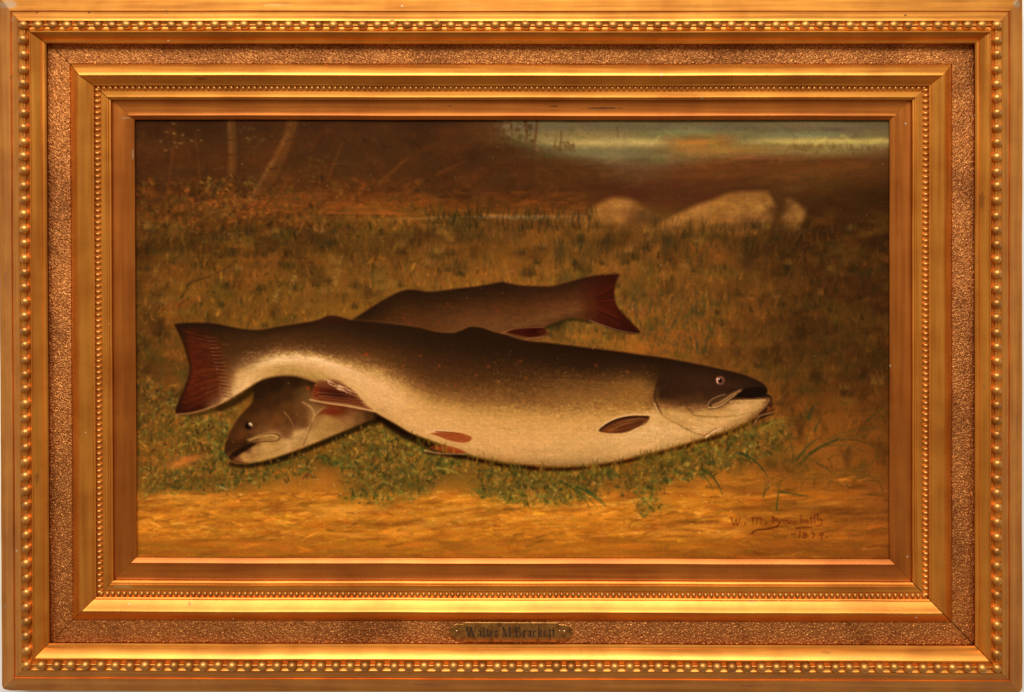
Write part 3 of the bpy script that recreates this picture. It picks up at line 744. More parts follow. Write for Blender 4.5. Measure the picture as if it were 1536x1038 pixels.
    scrub(1500, 540, 1010, 395, 520, 84, 24, 7, 1.5, .19, .6, ['8a5a20', '7a5a20', '6a5a22', '94602a', '556024'], .5, .025)
    scrub(1100, 205, 480, 400, 600, 80, 35, 6, 1.5, .22, .6, ['7a5a20', '5a5020', '84602a', '4c4a1c'], .5, .025)
    scrub(1400, 980, 1335, 330, 660, 80, 35, 9, 1.5, .20, .55, ['5f3c18', '74491c', '4c3514', '7c4a1c', '3f3216'], .5, .025)
    for _ in range(150):
        x = uni(680, 900); y = uni(316, 350); L = uni(8, 24)
        P.stroke([(x, y), (x + uni(-3, 3), y - L / 2), (x + uni(-6, 6), y - L)], uni(.7, 1.4), ['3e3014', '4a3a18', '342812'][R.randint(3)], .55, .3)
    for _ in range(80):
        x = 685 + R.randn() * 22; y = 334 + R.randn() * 8; L = uni(8, 18)
        P.stroke([(x, y), (x + uni(-3, 3), y - L / 2), (x + uni(-8, 8), y - L)], uni(.9, 1.8), ['3e3616', '4a4019', '342c14'][R.randint(3)], .6, .3)
    for _ in range(260):
        x = uni(965, 1200); y = uni(340, 380); L = uni(8, 30) * (1 if x < 1060 else .6)
        P.stroke([(x, y), (x + uni(-2, 4), y - L / 2), (x + uni(-3, 9), y - L)], uni(.6, 1.2), ['4a3818', '5c421c', '3e2e14', '6a4c20'][R.randint(4)], .5, .3)
    for _ in range(170):
        x = uni(830, 1060); y = uni(362, 400); L = uni(6, 16)
        P.stroke([(x, y), (x + uni(-2, 2), y - L)], uni(.8, 1.7), ['453a1a', '503f1a', '3c331a', '5a481c'][R.randint(4)], .5, .4)
    for x, y, c in [(840, 378, '36341e'), (868, 365, '3c381e'), (1120, 395, '38281a'), (1002, 362, '403a1e'), (850, 420, '4a4a22'), (1150, 375, '442c18')]:
        P.blob(x, y, 9, 12, c, .5)
    for _ in range(190):
        x = uni(950, 1330); y = uni(400, 640); L = uni(14, 36)
        P.stroke([(x, y), (x + uni(-3, 5), y - L / 2), (x + uni(-12, 12), y - L)], uni(.6, 1.2), ['4c3816', '7a4e1e', '3c3218', '86541f', '5a4a1e'][R.randint(5)], .4, .3)
    for _ in range(150):        # tussocks, dark roots and lit tips
        x, y = uni(205, 1330), uni(338, 470) if rnd() < .75 else uni(470, 640)
        dk = rnd() < .6; pal = ['3c3014', '46361a', '342a12', '4e4019'] if dk else ['86602a', '7c6426', '906428', '6e5c22']
        k0 = uni(.5, 1.2)
        P.blob(x, y, 13 * k0, 6 * k0, pal[0], .24 if dk else .18)
        for _ in range(R.randint(7, 16)):
            a_ = uni(-.5, .5); L = uni(5, 15) * k0; bx0 = x + uni(-9, 9) * k0
            P.stroke([(bx0, y + uni(-1, 3)), (bx0 + a_ * L * .4, y - L * .6), (bx0 + a_ * L * 1.1, y - L)], uni(.7, 1.5), pal[R.randint(4)], uni(.2, .45), .3, .9, .03)
    # pale seed heads left of the rear fish
    for x, y, h in [(436, 445, 34), (412, 455, 22), (505, 428, 42), (498, 440, 30)]:
        P.stroke([(x, y + 12), (x + 2, y - h / 3), (x + 6, y - h)], .7, '7c6226', .6, .4)
        for k in range(16):
            t = rnd(); P.stroke([(x + 6 * t + uni(-5, 5), y - h * t), (x + 6 * t + uni(-5, 5), y - h * t - 3)], .8, ['8c7030', '70601f', 'a08040'][R.randint(3)], .6, .5)
    # green tufts and ochre patches round the rear tail
    for x, y, rx, ry, c, a in [(955, 470, 20, 8, '8a4c1e', .6), (1000, 500, 34, 10, '84501e', .5), (970, 520, 34, 8, '96581f', .7), (880, 505, 22, 6, '90601f', .6),
                               (1045, 480, 22, 8, '7a4a1c', .5), (1030, 500, 20, 5, '8a4a20', .5), (868, 505, 10, 4, 'b07430', .5)]:
        P.blob(x, y, rx, ry, c, a)
    for _ in range(420):
        x = uni(925, 1075); y = uni(440, 530); L = uni(3, 12)
        if y > 526 + (x - 950) * .15 or (x < 962 and y > 498): continue
        P.stroke([(x, y), (x + uni(-3, 3), y - L)], uni(.9, 2.0), ['4a4a22', '504a20', '5a4e1f', '424424', '70501e', '8a5a24', '645822', '94602a', '6a4019'][R.randint(9)], uni(.3, .65), .4, .6, .04)
    for pts in ([(1056, 527), (1060, 510), (1064, 503)], [(1048, 530), (1046, 515), (1042, 505)], [(952, 468), (956, 450), (958, 444)], [(974, 468), (977, 452), (980, 446)], [(1030, 485), (1032, 478), (1028, 470)]):
        P.stroke(pts, 2.0, '3f4626', .5, .5, 1.0)
    for _ in range(150):
        x = uni(822, 935); y = uni(482, 524)
        P.stroke([(x, y), (x + uni(-3, 3), y - uni(2, 7))], uni(.9, 1.8), ['45481f', '5c5420', '3a3c1c', '8a6024', '6a5a22'][R.randint(5)], .5, .5, .6, .04)
    # --- fore ground: earth
    scrub(1500, 205, 1335, 715, 842, 2, 10, 18, 1.9, .14, .55, ['bd7a2a', '9a581a', '8a4e18', 'c2802e', 'a8601c'], .45, .03, lambda x, y: y > 735 or x > 900)
    scrub(1100, 205, 1100, 738, 805, 3, 11, 11, 1.3, .18, .65, ['c88a3a', '8c5018', 'd09848', '7c4616'], .6, .06)
    scrub(350, 950, 1335, 700, 800, 3, 14, 18, 1.5, .12, .5, ['7a4418', '9a5c1e', '6c3c16', 'a8661f'], .5, .05)
    scrub(260, 205, 1335, 812, 842, 0, 4, 46, 2.5, .06, .4)
    for _ in range(170):
        x, y = uni(205, 1330), uni(738, 812); P.blob(x, y, uni(10, 42), uni(1.5, 5), ['8a4a16', '7a4014', 'c88430', 'b8701f', '9a5418', 'd08c38'][R.randint(6)], uni(.2, .5), uni(-.12, .06), 1.4)
    for x, y, rx, ry, c, a in [(420, 757, 16, 5, '7c4416', .6), (400, 750, 9, 6, '86501a', .5), (465, 750, 16, 4, '8a4f18', .5), (1250, 765, 60, 7, '5f3414', .5), (1290, 772, 30, 5, '5a3014', .4),
                               (1110, 735, 26, 8, '7c4618', .5), (1050, 783, 40, 3, '6c3814', .6), (980, 787, 28, 3, '7a4216', .5), (1150, 712, 20, 5, 'a8681f', .4),
                               (880, 790, 40, 9, 'b4701f', .5), (1180, 820, 60, 12, '7f4818', .35), (1070, 738, 24, 6, 'b0701f', .5), (1010, 750, 30, 8, 'b57321', .5)]:
        P.blob(x, y, rx, ry, c, a)
    for x0, y0, x1, y1 in [(1015, 783, 1090, 774), (880, 804, 960, 796), (410, 764, 460, 758), (700, 772, 750, 768), (240, 792, 300, 788), (380, 806, 450, 804), (520, 770, 590, 766)]:
        P.stroke([(x0, y0), ((x0 + x1) / 2, (y0 + y1) / 2 - 2), (x1, y1)], 1.0, '7a4418', .35, .5, 1.0)
    # --- foreground herbs
    GR = ['5c4a18', '6c541c', '50401a', '7c6220', '62501c', '86682a', '483a16', '94762e', '70501c', '80561e', '56501f', '66602a', '9a6a28']
    def herbs(n, poly, cols, lmin, lmax, wmin, wmax, ang=90, dang=50, a=(.4, .8)):
        p = np.asarray(poly, float); k = 0; t = 0
        x0, y0 = p.min(0); x1, y1 = p.max(0)
        while k < n and t < n * 6:
            t += 1
            x, y = uni(x0, x1), uni(y0, y1); ins = False; jx, jy = 5 * R.randn(), 4 * R.randn()
            for i in range(len(p)):
                ax, ay = p[i]; bx, b_ = p[(i + 1) % len(p)]
                if (ay > y) != (b_ > y) and x < (bx - ax) * (y - ay) / (b_ - ay) + ax: ins = not ins
            if not ins: continue
            k += 1; x += jx; y += jy
            th = math.radians(ang + dang * R.randn()); L = uni(lmin, lmax)
            ex, ey = x + L * math.cos(th), y - L * math.sin(th)
            P.stroke([(x, y), ((x + ex) / 2 + uni(-2, 2), (y + ey) / 2 - uni(0, 3)), (ex, ey)], uni(wmin, wmax), cols[R.randint(len(cols))], uni(*a), .4, .6, .05)
    zones = [[(207, 560), (250, 590), (300, 625), (352, 600), (345, 690), (420, 702), (470, 690), (465, 715), (400, 722), (330, 738), (260, 735), (215, 745), (207, 700)],
             [(480, 672), (560, 632), (640, 662), (690, 690), (650, 722), (640, 742), (570, 756), (520, 748), (515, 700), (470, 690)],
             [(560, 640), (640, 665), (720, 690), (700, 705), (640, 715), (580, 690)],
             [(722, 700), (760, 698), (860, 702), (905, 700), (905, 740), (850, 758), (770, 754), (718, 745), (712, 725)],
             [(880, 700), (935, 700), (925, 716), (885, 718)],
             [(955, 690), (1000, 680), (1060, 665), (1120, 645), (1165, 625), (1190, 640), (1170, 680), (1130, 690), (1060, 715), (1000, 725), (965, 735), (940, 745), (930, 725)],
             [(960, 745), (990, 735), (985, 770), (955, 768)]]
    dens = [900, 650, 330, 520, 60, 620, 40]
    for zp, n in zip(zones, dens):
        P.fill(zp, '664c1c', 14, .34)
        q = np.asarray(zp, float)
        for _ in range(n // 9):
            i = R.randint(len(q)); c0 = q.mean(0); t = uni(0, .95) ** .6; x, y = c0 + (q[i] - c0) * t + R.randn(2) * (9, 5)
            P.blob(x, y, uni(5, 15), uni(3, 8), ['54461a', '6e561f', '5c4a1a', '806422', '8a6424', '443a18', '98621f'][R.randint(7)], uni(.2, .5), uni(-.6, .6))
        herbs(int(n * .75), zp, GR, 3, 12, 1.0, 2.6, 80, 45, a=(.25, .6))
        herbs(n // 7, zp, ['a08434', 'b08c40', 'a87c2e', 'b07028', '92803a'], 2, 7, .7, 1.4, 80, 45, a=(.35, .75))
        herbs(n // 7, zp, ['2a2812', '302612'], 4, 13, 1.0, 2.2, 80, 45, a=(.25, .5))
    for zp, n in zip(zones, dens):
        q = np.asarray(zp, float); c0 = q.mean(0)
        for _ in range(int(n * .55)):
            i = R.randint(len(q)); j = (i + 1) % len(q); e = q[i] + (q[j] - q[i]) * rnd(); t = rnd() ** .55
            x, y = c0 + (e - c0) * t + R.randn(2) * (5, 3); low = (y - q[:, 1].min()) / (q[:, 1].max() - q[:, 1].min() + 1)
            pal = ['3e421c', '4a4a1e', '34381a', '565420'] if rnd() < .35 + .4 * low else ['5c5a22', '6e6826', '858030', '4c5020', '94863a', '5a6028']
            P.blob(x, y, uni(1.8, 5.0), uni(1.2, 3.2), pal[R.randint(len(pal))], uni(.25, .6), uni(-1.2, 1.2), 2)
    herbs(160, zones[0], ['8a5a22', '94521e', '6a3c18', 'a0662a'], 3, 9, 1, 2, 20, 40)
    P.blob(280, 690, 26, 7, 'a5602a', .75, -.2); P.blob(265, 697, 14, 4, 'b06a2a', .6, -.3)
    P.blob(222, 690, 14, 5, '8a5020', .5)
    for x, y, rx, ry, c in [(245, 655, 18, 9, '554a1f'), (230, 730, 20, 9, '554819'), (300, 722, 34, 8, '5a4a1a'), (545, 735, 24, 10, '54461a'), (620, 728, 20, 9, '5a4a1a'), (745, 735, 24, 9, '584e1e'),
                            (830, 720, 20, 9, '584c1e'), (990, 705, 14, 12, '4e461c'), (1010, 685, 24, 8, '6a5a1f'), (830, 745, 14, 6, '504620'), (965, 765, 9, 6, '5a4a1a'),
                            (1130, 655, 16, 5, '464222'), (1100, 660, 14, 6, '544c22')]:
        P.blob(x, y, rx, ry, c, .42)
    for pts, w, c in [([(655, 702), (682, 703), (694, 716)], 1.6, '8a8030'), ([(826, 752), (832, 735), (850, 722)], 1.2, '8a6a30'), ([(840, 722), (870, 735), (885, 762)], 2.2, '44461c'),
                      ([(865, 730), (885, 738), (908, 760)], 2.2, '3c4a22'), ([(855, 728), (880, 742), (896, 762)], 1.6, '505020'), ([(880, 735), (895, 742), (909, 758)], 2.0, '36421f'),
                      ([(575, 722), (600, 730), (612, 748)], 1.4, '75702c'), ([(545, 722), (560, 735), (566, 752)], 1.4, '6a6426'),
                      ([(1112, 680), (1138, 690), (1152, 716)], 2.4, '383e1c'), ([(1055, 705), (1075, 715), (1084, 742)], 2.6, '46441a'), ([(1050, 710), (1064, 718), (1070, 736)], 1.5, '545020'),
                      ([(1195, 690), (1212, 665), (1232, 655)], 2.2, '464c1e'), ([(1200, 695), (1250, 645), (1305, 655)], 2.0, '4c4a1c'), ([(1215, 680), (1270, 640), (1318, 675)], 2.0, '464418'),
                      ([(1190, 695), (1190, 665), (1178, 640)], 1.8, '5a4a1c'), ([(1205, 690), (1208, 665), (1216, 640)], 1.8, '5e501e'), ([(1225, 672), (1275, 660), (1298, 680)], 1.5, '5a501e'),
                      ([(1240, 660), (1280, 640), (1328, 640)], 1.4, '5a4c1c'), ([(1300, 632), (1312, 618), (1335, 606)], 1.6, '45441a'), ([(1165, 765), (1166, 740), (1172, 720)], 1.6, '4f4a1a'),
                      ([(1170, 738), (1190, 740), (1212, 745)], 1.8, '4a4a1c'), ([(1145, 745), (1150, 730), (1148, 722)], 1.4, '50481a'), ([(1225, 695), (1240, 700), (1250, 712)], 1.6, '504a1a'),
                      ([(1150, 640), (1170, 625), (1192, 628)], 2.4, '6f6222'), ([(1140, 645), (1155, 632), (1180, 632)], 1.6, '857028'), ([(1208, 620), (1214, 600), (1216, 590)], 1.3, '5a4c1c'),
                      ([(1213, 628), (1217, 612), (1226, 604)], 2.6, '3f4420'), ([(1222, 645), (1226, 636), (1232, 628)], 2.2, '4a4a20'), ([(262, 742), (270, 736), (278, 726)], 1.2, '7a6a2a'),
                      ([(330, 729), (338, 736), (342, 733)], .8, 'b0a060'), ([(1160, 584), (1166, 570), (1174, 560)], 1.0, '7a5a24'), ([(1165, 600), (1180, 590), (1186, 577)], 1.0, '7c5c22')]:
        P.stroke(pts, w, c, .75, .4, .8, .06)
    for _ in range(60):
        x, y = uni(1140, 1330), uni(640, 740); L = uni(8, 26); th = uni(-.3, 2.4)
        P.stroke([(x, y), (x + L * .5 * math.cos(th), y - L * .6), (x + L * math.cos(th), y - L * math.sin(th) * .6)], uni(.7, 1.5), ['5a4a1c', '7c5220', '4a401a', '8c5c20'][R.randint(4)], .45, .3)
    # small bright flecks of paint
    for _ in range(230):
        k = R.randint(4)
        x, y = [(uni(210, 350), uni(600, 735)), (uni(360, 680), uni(660, 730)), (uni(700, 1180), uni(640, 760)), (uni(220, 560), uni(270, 460))][k]
        P.stroke([(x, y), (x + uni(-1.5, 1.5), y + uni(-1.5, 1.5))], uni(.5, 1.0), ['a89458', '9a8a4a', 'b0a070', 'a08038'][R.randint(4)], uni(.35, .75) * (.6 if k == 3 else 1), .5, .5, .12)
    for _ in range(260):
        x, y = uni(215, 1130), uni(738, 800)
        P.stroke([(x, y), (x + uni(-4, 4), y + uni(-1, 1))], uni(.5, .9), ['c89450', 'd2a05a', 'b87c34'][R.randint(3)], uni(.3, .7), .4, .5, .14)

    # =================================================== rear fish
    tailp = spline([(525, 482), (545, 468.7), (563, 457), (587, 443.5), (601, 437), (618, 434.4), (646, 437.7), (684, 433), (722, 428.6), (740, 425), (753, 423), (766, 425.5),
                    (786, 428.6), (824, 429.4), (844, 425.5), (875, 416.7), (900, 412.3), (926, 411)], 4) + \
            spline([(929, 411.8), (923, 428), (921.6, 443), (925.5, 458.5), (938, 473.8), (960, 497)], 4) + \
            spline([(959, 500), (945, 500.5), (918, 493.5), (893, 484), (864.5, 476.6), (849, 478), (829, 485), (816, 491), (826, 503), (795, 512), (760, 520), (700, 520), (600, 510), (525, 500)], 3)
    # dark ground shadow below its tail stem
    P.stroke([(812, 494), (832, 484), (856, 478), (885, 482)], 4.5, '33260f', .8, 3.0, 2.4)
    P.blob(835, 489, 16, 7, '2f2a12', .6, -.4)
    P.stroke(tailp[:70], 2.4, '80542a', .26, 2.4, 1.6, 0, False)
    s, m, d = P.mask(tailp, 1.8)
    cols, V = stations(P, [(530, [(0, '2b190e'), (1, '33200f')]), (620, [(0, '2a180d'), (.3, '36200f'), (.6, '4a2b16'), (1, '57331b')]),
                           (720, [(0, '2b180d'), (.22, '34200f'), (.42, '4a2a17'), (.7, '5f3b20'), (1, '664424')]),
                           (800, [(0, '2f1a0f'), (.18, '3b2113'), (.45, '563119'), (.75, '684525'), (1, '5e3a1e')]),
                           (860, [(0, '301a0f'), (.2, '3d2113'), (.45, '512c18'), (.75, '664023'), (1, '55341c')]),
                           (888, [(0, '33180e'), (.3, '42190f'), (.65, '4f2414'), (1, '46200f')]),
                           (905, [(0, '341409'), (.5, '44150c'), (1, '3e160c')]), (950, [(0, '32120a'), (.5, '3c130b'), (1, '33130a')])],
                       [(525, 480), (563, 457), (601, 437), (646, 437), (722, 428), (786, 428), (844, 425), (900, 412), (930, 411), (962, 460)],
                       [(525, 500), (600, 492), (680, 500), (740, 500), (790, 508), (816, 492), (849, 479), (864, 477), (893, 484), (940, 499), (960, 499)])
    jj, ii = s
    vi = (V[s] * 199).astype(int); xi = np.broadcast_to(np.arange(ii.start, ii.stop)[None, :], vi.shape)
    col = cols[xi, vi] * (1 + .09 * P.noise(7, 5, 3, 51)[s])[..., None]
    P.blend(s, m, col); P.L[s][d < 0] = 8
    for _ in range(420):
        x = uni(560, 880); y = uni(430, 500); j = int((y - PY0) / PS); i = int((x - PX0) / PS)
        if P.L[j, i] != 8: continue
        c = P.at(x, y) * (1 + .11 * R.randn()); P.stroke([(x, y), (x + uni(4, 12), y + uni(-1.5, 1))], uni(.7, 1.6), np.clip(c * np.array([1.04, .97, .9]), 0, 1), uni(.25, .5), .5, .8)
    for _ in range(44):          # tail rays
        t = rnd(); P.stroke([(895, 440 + 30 * t), (910, 432 + 46 * t), (921 + 22 * max(0, t - .5), 420 + 72 * t)], .6, ['5a2013', '2c100a', '4c1a10'][R.randint(3)], .35, .4)
    P.stroke([(884, 480), (905, 488), (930, 496), (957, 500)], .9, '806046', .7, .5)
    P.fill(spline([(760, 498), (775, 492), (800, 490), (814, 491), (818, 500), (800, 506), (778, 503)], 4, True), '3a1009', 1.6, .95)
    P.blob(800, 497, 12, 4, '260c08', .6); P.blob(812, 498, 5, 3, '5a2a18', .5)
    P.stroke([(752, 500), (772, 493), (800, 491), (816, 491)], 1.1, '875a38', .7, .6)
    P.stroke([(788, 509), (805, 506), (824, 505)], 1.3, '855a38', .8, .6)
    for x, y in z5([(180, 375), (345, 370), (140, 340), (400, 260), (1200, 270), (700, 300)]): P.blob(x, y, 2.0, 2.0, '8a2c16', .55)
    # its head under the front fish
    hp = spline([(392, 566), (379, 602), (367, 616), (354, 632), (343.4, 652), (338, 666), (337, 678), (342, 685), (346.5, 691), (356, 695), (379, 693.2), (401, 689), (429, 680.5), (460, 669),
                 (492, 656), (523, 643), (565, 624), (572, 610), (560, 590), (480, 562)], 4, True)
    P.stroke([(346, 696), (370, 699), (402, 694), (440, 682), (492, 661), (530, 645), (566, 630)], 3.2, '2a1b0c', .8, 5.0, 2.2)
    P.stroke([(570, 626), (600, 648), (640, 668), (690, 686)], 6.0, '2a1a0c', .8, 3.0, 2.5)
    P.stroke([(330, 612), (350, 604), (372, 590), (388, 574)], 5.5, '35240f', .8, 5.0, 2.6)
    P.stroke([(285, 624), (310, 619), (335, 610)], 2.6, '3a260f', .65, 4.0, 2.2)
    s, m, d = P.mask(hp, 1.7)
    smp = [(140, 690, '38200f'), (200, 560, '462914'), (300, 420, '402512'), (400, 330, '382010'), (450, 200, '2c1a0e'), (600, 130, '29180d'), (800, 100, '2d1a0d'), (950, 100, '351f0e'), (400, 130, '2c1a0e'),
           (700, 200, '3c2513'), (850, 170, '52381c'), (900, 220, '684a27'), (500, 400, '54321a'), (600, 480, '633a1c'), (400, 480, '522f17'), (250, 600, '5a3218'), (450, 560, '674624'),
           (700, 330, '543418'), (850, 360, '5f3d1e'), (880, 450, '5f3d1f'), (700, 560, '684625'), (250, 690, '3c2212'), (300, 700, '26150b'), (380, 660, '3a2412'), (500, 620, '94713e'),
           (600, 610, '9a7641'), (400, 720, 'ad8448'), (300, 800, 'b08549'), (500, 700, 'b68d50'), (480, 800, 'a67e46'), (600, 760, 'a9824a'), (700, 680, 'b08a52'), (800, 600, 'ab8650'),
           (850, 680, 'a07a45'), (950, 600, 'a8834c'), (940, 450, '9a7640'), (970, 360, '8f6b3a'), (1000, 300, '6b4a28'), (1100, 450, 'a07a40'), (1200, 500, '94703a'), (1300, 450, '8a6636'),
           (1150, 560, '9a7640'), (1050, 600, 'a07a42'), (1400, 430, '6b4a26'), (1500, 400, '4a3018'), (1300, 380, '75492a'), (1150, 360, '702f16'), (220, 840, '6a4424'), (1250, 340, '5c2a14'),
           (600, 250, '3a2212'), (500, 300, '3a2111'), (750, 450, '56341a')]
    smp = [zh([(x, y)])[0] + (h,) for x, y, h in smp]
    col = idw(P, s, smp, 4.6, 70.0) * (1 + .06 * P.noise(9, 6, 3, 61)[s])[..., None]
    P.blend(s, m, col); P.L[s][d < 0] = 8
    P.fill(zh([(150, 800), (190, 755), (260, 715), (340, 680), (410, 660), (400, 685), (330, 730), (260, 775), (205, 810), (180, 840)]), '24140a', 1.4, .95)
    P.stroke(zh([(330, 655), (420, 615), (530, 578), (620, 590), (640, 620), (600, 650), (480, 655), (380, 665)]), .9, '553418', .75, .8)
    P.stroke(zh([(350, 640), (460, 605), (560, 592), (615, 610)]), 2.0, 'a8834a', .8, 1.2, 1.0)
    P.stroke(zh([(380, 655), (480, 640), (580, 635)]), 1.2, '8a6838', .6, .8)
    P.stroke(zh([(320, 640), (420, 600), (520, 570), (640, 578)]), .8, 'a07c48', .6, .6)
    P.stroke(zh([(680, 370), (730, 430), (768, 510), (755, 580), (735, 615)]), 1.0, '8a6838', .75, .7)
    P.stroke(zh([(860, 280), (930, 320), (962, 370), (960, 430), (920, 520), (880, 600)]), 1.6, 'a88450', .65, 1.0, 1.0)
    P.stroke(zh([(945, 470), (925, 540), (895, 620), (860, 690)]), .8, '6a4a26', .6, .6)
    for k in range(4): P.stroke(zh([(770 + 25 * k, 600 - 20 * k), (830 + 20 * k, 590 - 18 * k), (880 + 10 * k, 560 - 14 * k)]), .8, 'c09a60', .45, .5)
    P.stroke(zh([(230, 830), (330, 805), (470, 770), (600, 740), (700, 690)]), .7, '8a6438', .5, .5)
    P.stroke(zh([(185, 800), (195, 830), (230, 850), (330, 862)]), 1.6, '5a2a16', .6, .8, 1.0)
    P.stroke(zh([(975, 405), (1010, 360), (1060, 330)]), .8, 'a88450', .75, .6)
    P.fill(zh([(1000, 395), (1060, 345), (1180, 350), (1300, 375), (1180, 395)]), '6a2412', 2.0, .7)
    P.blob(*zh([(910, 140)])[0], 3.2, 2.6, '9a3a18', .8)
    ex, ey = zh([(338, 505)])[0]
    P.blob(ex, ey, 7.5, 6.5, '3a2112', .8, 0, 2); P.blob(ex, ey, 5.6, 5.2, '1a0e08', 1, 0, 3)
    ex, ey = zh([(355, 490)])[0]
    P.blob(ex, ey, 3.0, 2.8, 'd8bc94', .95, .6, 2); P.blob(ex - 1.4, ey + 1.4, 1.6, 1.4, '2a180e', .8); P.stroke([(ex + 2.6, ey), (ex + 3.2, ey + 2.5), (ex + 2, ey + 4.5)], .7, 'b08a60', .8, .4)

    # =================================================== front fish
    back = spline([(264, 487.5), (274, 485), (304, 484.3), (330, 487), (352, 491.5), (373, 494.4), (393, 494.4), (418, 490), (444, 486), (469, 482), (479, 479.4), (490, 475), (500, 474.2), (511, 476.5),
                   (525, 480), (570, 484), (621, 490), (656, 498), (682, 499), (697, 494), (705, 491), (722, 492), (743, 499), (763, 504), (788, 511), (824, 514.4), (875, 520.8), (925, 527), (960, 532),
                   (1001, 537.5), (1052, 547.4), (1082, 553.8), (1112, 561), (1138, 571.5), (1147, 578), (1151, 585), (1150, 591)], 4)
    belly = spline([(1157, 595.5), (1158.5, 600), (1155.5, 606), (1148, 613.5), (1133, 625), (1112, 636), (1092, 645), (1077, 650), (1041, 661), (1003, 672), (988, 676), (950, 685), (920, 692), (875, 697.3),
                    (824, 698.3), (786, 696), (748, 691), (710, 683), (679, 672), (646, 660), (616, 649), (593, 635.5), (570, 623), (561, 617)], 4)
    fin = spline([(561, 617), (520, 608.5), (490, 604.5), (465.5, 600)], 3)
    under = spline([(467, 596), (470, 586), (474, 574)], 2) + spline([(474, 574), (444, 565), (418, 564.5), (396, 569), (378, 578), (357, 590.5), (332, 604.6), (304, 614.7), (279, 621), (264, 622)], 4)
    tail = spline([(263, 621), (266, 608), (274, 590.5), (284, 565), (286.5, 550), (281.5, 532), (274, 509), (266, 494)], 4)
    body = back + belly + fin + under + tail
    topc = [(264, 487), (304, 484), (352, 491), (393, 494), (444, 486), (469, 482), (525, 480), (570, 484), (621, 490), (656, 496), (700, 499), (763, 504), (824, 514), (875, 521), (925, 527), (960, 531), (1001, 537),
            (1052, 547), (1082, 554), (1112, 561), (1138, 571), (1150, 583), (1160, 590)]
    botc = [(264, 622), (304, 615), (332, 605), (357, 590), (378, 578), (396, 569), (418, 564.7), (444, 565), (474, 574), (500, 588), (530, 604), (563, 619), (593, 635.5), (616, 649), (646, 660), (679, 671), (710, 683),
            (748, 691), (786, 696), (824, 698.5), (875, 697.5), (920, 692.5), (950, 685), (1003, 672), (1041, 661), (1077, 650), (1112, 636), (1133, 625), (1148, 613), (1158, 602), (1162, 600)]
